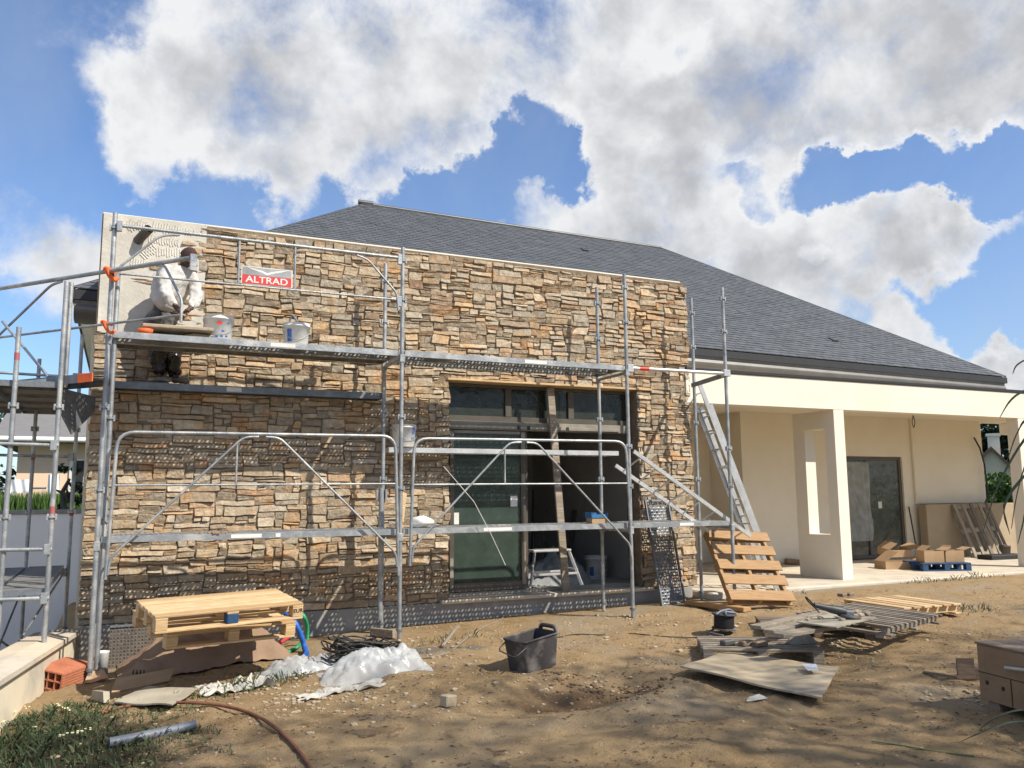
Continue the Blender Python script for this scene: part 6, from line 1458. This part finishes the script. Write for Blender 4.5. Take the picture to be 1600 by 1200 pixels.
def plant(name, base, crown, leaves_, label, nrand, ln, seed, w=.016, avoid=None):
    root = thing(name, base, label, 'plant'); rnd = random.Random(seed)
    if (V3(crown)-V3(base)).length > .15: b = MB(); b.tube([base, V3(base).lerp(V3(crown), .5)+V3((.02, .01, 0)), crown], [.06, .05, .045], 10); b.build('stem', BARK, root)
    b = MB()
    for pts in leaves_: strap(b, [crown]+pts, w)
    for _ in range(nrand):
        a = rnd.uniform(0, 2*PI)
        if avoid and abs(math.atan2(math.sin(a-avoid), math.cos(a-avoid))) < 2.0: continue
        el = rnd.uniform(-.1, 1.2); l_ = ln*rnd.uniform(.7, 1.1); d = V3((math.cos(a)*math.cos(el), math.sin(a)*math.cos(el), math.sin(el))); p = V3(crown)
        strap(b, [p, p+d*l_*.4, p+d*l_*.75-V3((0, 0, l_*.10)), p+d*l_*.95-V3((0, 0, l_*.38))], w)
    b.build('leaves', YUC, root, recalc=False); return root
def at(px, py, dist): return CAM+ray(px, py)*dist
cw_ = at(1712, 655, 2.5); gb = Vector((cw_.x+.05, cw_.y-.02, gh(cw_.x, cw_.y)))
LV = [[at(1640, 600, 2.45), at(1600, 612, 2.42), at(1578, 628, 2.4), at(1562, 652, 2.4)],
      [at(1640, 655, 2.5), at(1600, 690, 2.47), at(1560, 760, 2.45), at(1534, 836, 2.45)],
      [at(1650, 640, 2.55), at(1606, 655, 2.5), at(1588, 680, 2.5), at(1572, 725, 2.5)],
      [at(1660, 690, 2.45), at(1612, 715, 2.4), at(1592, 760, 2.4), at(1580, 826, 2.4)],
      [at(1660, 700, 2.6), at(1606, 740, 2.55), at(1570, 790, 2.5), at(1578, 835, 2.5)],
      [at(1650, 560, 2.4), at(1612, 560, 2.4), at(1590, 570, 2.4), at(1582, 584, 2.4)],
      [at(1660, 720, 2.5), at(1610, 780, 2.5), at(1598, 820, 2.5), at(1590, 850, 2.5)]]
plant('yucca', gb, cw_, LV, 'tall strap-leaved plant with drooping leaves entering at the right edge', 38, .42, 5, .008, avoid=math.atan2(-_r.y, -_r.x))
g2 = G(1668, 1190); LV2 = [[at(1640, 1140, 3.5), at(1590, 1128, 3.35), at(1540, 1142, 3.3), at(1498, 1160, 3.35)], [at(1650, 1120, 3.5), at(1600, 1110, 3.4), at(1560, 1120, 3.4), at(1530, 1140, 3.45)]]
plant('strap_leaf_plant', g2, g2+Vector((0, 0, .08)), LV2, 'dark low strap-leaved plant at the bottom right corner', 60, .4, 6, .011, avoid=math.atan2(-_r.y, -_r.x))

# ------------------------------------------------------------------ unseen trees put in behind the viewpoint to shade the foreground
proto = tree('shade_tree', 4.6, -14.0, -.3, 12.7, 1.75, 20, 7200, .125, LEAF_T, 'tall unseen shade tree behind the viewpoint, nearest the camera', 'unseen shade trees behind the viewpoint', flat=.16, trunk=.2, seed=2, clear=.06, uni=True)
LAB = ['second', 'third', 'fourth', 'fifth', 'sixth', 'seventh', 'eighth', 'ninth']
for i in range(7):
    c = copy_tree(proto); c.location = (7.2+2.6*i+.2*math.sin(i*2.1), -14.1+.3*math.sin(i*1.7), -.3+.2*math.sin(i*3.1)); c.rotation_euler = (0, 0, 1.3*i+.7); c['label'] = f'tall unseen shade tree behind the viewpoint, {LAB[i]} from the camera'

# ------------------------------------------------------------------ weeds, gravel and litter
def inside(p, els):
    for (cx, cy, rx, ry) in els:
        d = math.hypot((p[0]-cx)/rx, (p[1]-cy)/ry)+.55*noise.noise(V3((p[0]*2.1, p[1]*2.1, 6)))
        if d < 1: return 1-d
    return 0
GR = M("weed_green", (.045, .075, .025), (.028, .047, .016), 5, .7, c3=(.09, .10, .04), s3=3)
rnd = random.Random(77)
ELS = [(-.45, -3.5, 1.25, 1.45), (.0, -5.0, 1.1, .9), (-.1, -2.4, .55, .35), (1.25, -2.15, .62, .22), (1.62, -1.75, .3, .25), (11.9, -.55, .55, .14), (12.9, -.5, .9, .13), (9.0, -.62, .3, .09), (9.7, -3.0, .4, .2), (3.6, -1.35, .5, .12)]
vs = []; fs = []
tot = sum(e[2]*e[3] for e in ELS)
for e in ELS:
    near = e[1] < -1.6 and e[0] < 2; n = int((6200 if near else 2600)*e[2]*e[3])
    for _ in range(n):
        x = e[0]+rnd.uniform(-1.3, 1.3)*e[2]; y = e[1]+rnd.uniform(-1.3, 1.3)*e[3]
        k_ = inside((x, y), [e])
        if not k_ or x < gwx(y)-.03 and y < -.2 and x < .2: continue
        h = rnd.uniform(.02, .075)*(.5+k_)*1.3; a = rnd.uniform(0, 6.3); ln = rnd.uniform(.2, 1.1)*h; z = gh(x, y)-.004; k = len(vs); w = rnd.uniform(.0025, .006); dx, dy = math.cos(a), math.sin(a)
        if rnd.random() < .35:      # small broad leaf
            r_ = rnd.uniform(.008, .02); zz = z+h*.6
            vs += [(x, y, zz), (x+dx*r_-dy*r_*.6, y+dy*r_+dx*r_*.6, zz+.006), (x+dx*r_*2, y+dy*r_*2, zz+rnd.uniform(-.008, .01)), (x+dx*r_+dy*r_*.6, y+dy*r_-dx*r_*.6, zz+.006)]; fs.append((k, k+1, k+2, k+3))
        else:
            vs += [(x-dy*w, y+dx*w, z), (x+dy*w, y-dx*w, z), (x+dx*ln*.5+dy*w*.7, y+dy*ln*.5-dx*w*.7, z+h*.7), (x+dx*ln, y+dy*ln, z+h)]; fs.append((k, k+1, k+2, k+3))
b = MB(); b.add(vs, fs); tag(b.build('weeds', GR, recalc=False), 'low weeds and grass on the trampled ground', 'weeds', kind='stuff')
b = MB()
for (px, py, s_) in [(85, 1113, .014), (102, 1118, .012), (106, 1122, .011), (97, 1161, .012), (124, 1157, .014), (121, 1158, .011), (140, 1154, .01), (2, 1140, .011), (183, 1172, .01), (54, 1147, .009), (25, 1122, .01), (40, 1116, .009)]:
    q = G(px, py)
    for _ in range(3): blob_stone(b, (q.x+rnd.gauss(0, .02), q.y+rnd.gauss(0, .03), q.z+.06), s_*.8, s_*.8, s_*.4, px, 1)
tag(b.build('wild_flowers', M("petal", (.75, .72, .5), (.75, .7, .35), 9, .8)), 'tiny pale wild flowers among the weeds', 'flowers', kind='stuff')
vs_ = MB(); rnd = random.Random(31)
for i in range(1500):
    y = -1.0-abs(rnd.gauss(0, 2.2)); x = rnd.uniform(-.2, 12)
    if y < -6.4: continue
    s_ = rnd.uniform(.004, .012)*(1 if rnd.random() < .94 else 2.2)
    blob_stone(vs_, (x, y, gh(x, y)+s_*.2), s_*1.3, s_, s_*.7, i*.37, 1)
for (px, py, sx, sy, n) in ((900, 1075, 70, 16, 35), (540, 1090, 90, 18, 160), (450, 1085, 60, 20, 90), (1330, 1010, 60, 12, 90), (650, 1015, 60, 14, 80), (985, 968, 40, 8, 60), (1510, 1085, 40, 10, 60), (700, 980, 120, 10, 90)):
    for i in range(n):
        q = G(px+rnd.gauss(0, sx), max(962, py+rnd.gauss(0, sy))); s_ = rnd.uniform(.005, .017)
        blob_stone(vs_, (q.x, q.y, q.z+s_*.25), s_*1.3, s_, s_*.75, i*.53, 1)
tag(vs_.build('gravel', STONEB, recalc=False), 'small stones scattered over the soil', 'gravel', kind='stuff')
cl_ = MB()
CLOD = M("damp_clod", (.20, .125, .07), (.13, .08, .045), 12, .95, 0, .6, 40)
for i in range(170):
    t = rnd.uniform(0, 1); px = 850+t*190+rnd.gauss(0, 14); py = 1050+36*math.sin(t*2.6)+rnd.gauss(0, 8); q = G(px, py); s_ = rnd.uniform(.006, .016)*(1 if rnd.random() < .9 else 1.8)
    blob_stone(cl_, (q.x, q.y, q.z+s_*.1), s_*1.2, s_, s_*.7, i*.71, 1)
tag(cl_.build('soil_clods', CLOD, recalc=False), 'dark damp clods round the dug hollow', 'soil', kind='stuff')
cr_ = MB(); vs = []; fs = []
for i in range(9500):
    y = -1.5-rnd.random()**.8*5.0; x = rnd.uniform(-.1, 11)
    if noise.noise(V3((x*1.1, y*1.1, 13)))+.5*noise.noise(V3((x*4, y*4, 3))) < rnd.uniform(-.35, .25): continue
    s_ = rnd.uniform(.003, .009)*(1 if rnd.random() < .93 else 2.0); z = gh(x, y)+s_*.15; k = len(vs); j = lambda: rnd.uniform(.7, 1.35)*s_
    vs += [(x+j(), y, z), (x, y+j(), z), (x-j(), y, z), (x, y-j(), z), (x, y, z+j()*.8), (x, y, z-s_*.5)]
    fs += [(k, k+1, k+4), (k+1, k+2, k+4), (k+2, k+3, k+4), (k+3, k, k+4)]
cr_.add(vs, fs); tag(cr_.build('dry_crumbs', M("dry_clod", (.42, .285, .155), (.27, .17, .09), 3.5, .95, 0, .4, 60), recalc=False), 'crumbs of dry trampled soil', 'soil', kind='stuff')
lt_ = MB(); vs = []; fs = []
for i in range(5200):
    y = rnd.uniform(-6.4, -1.4); x = rnd.uniform(.6, 9.5)
    if noise.noise(V3((x*1.3, y*1.3, 3))) < -.05: continue
    a = rnd.uniform(0, 6.3); l_ = rnd.uniform(.006, .026); w = rnd.uniform(.001, .0035); z = gh(x, y)+.003; dx, dy = math.cos(a)*l_, math.sin(a)*l_; k = len(vs); nx_, ny_ = -math.sin(a)*w, math.cos(a)*w
    vs += [(x-dx-nx_, y-dy-ny_, z), (x+nx_*2, y+ny_*2, z+.008), (x+dx, y+dy, z+.002), (x-nx_*2, y-ny_*2, z+.004)]; fs.append((k, k+1, k+2, k+3))
lt_.add(vs, fs); tag(lt_.build('plant_litter', M("dry_litter", (.12, .075, .04), (.07, .045, .025), 9, .9), recalc=False), 'dry twigs and leaf litter trodden into the soil', 'litter', kind='stuff')
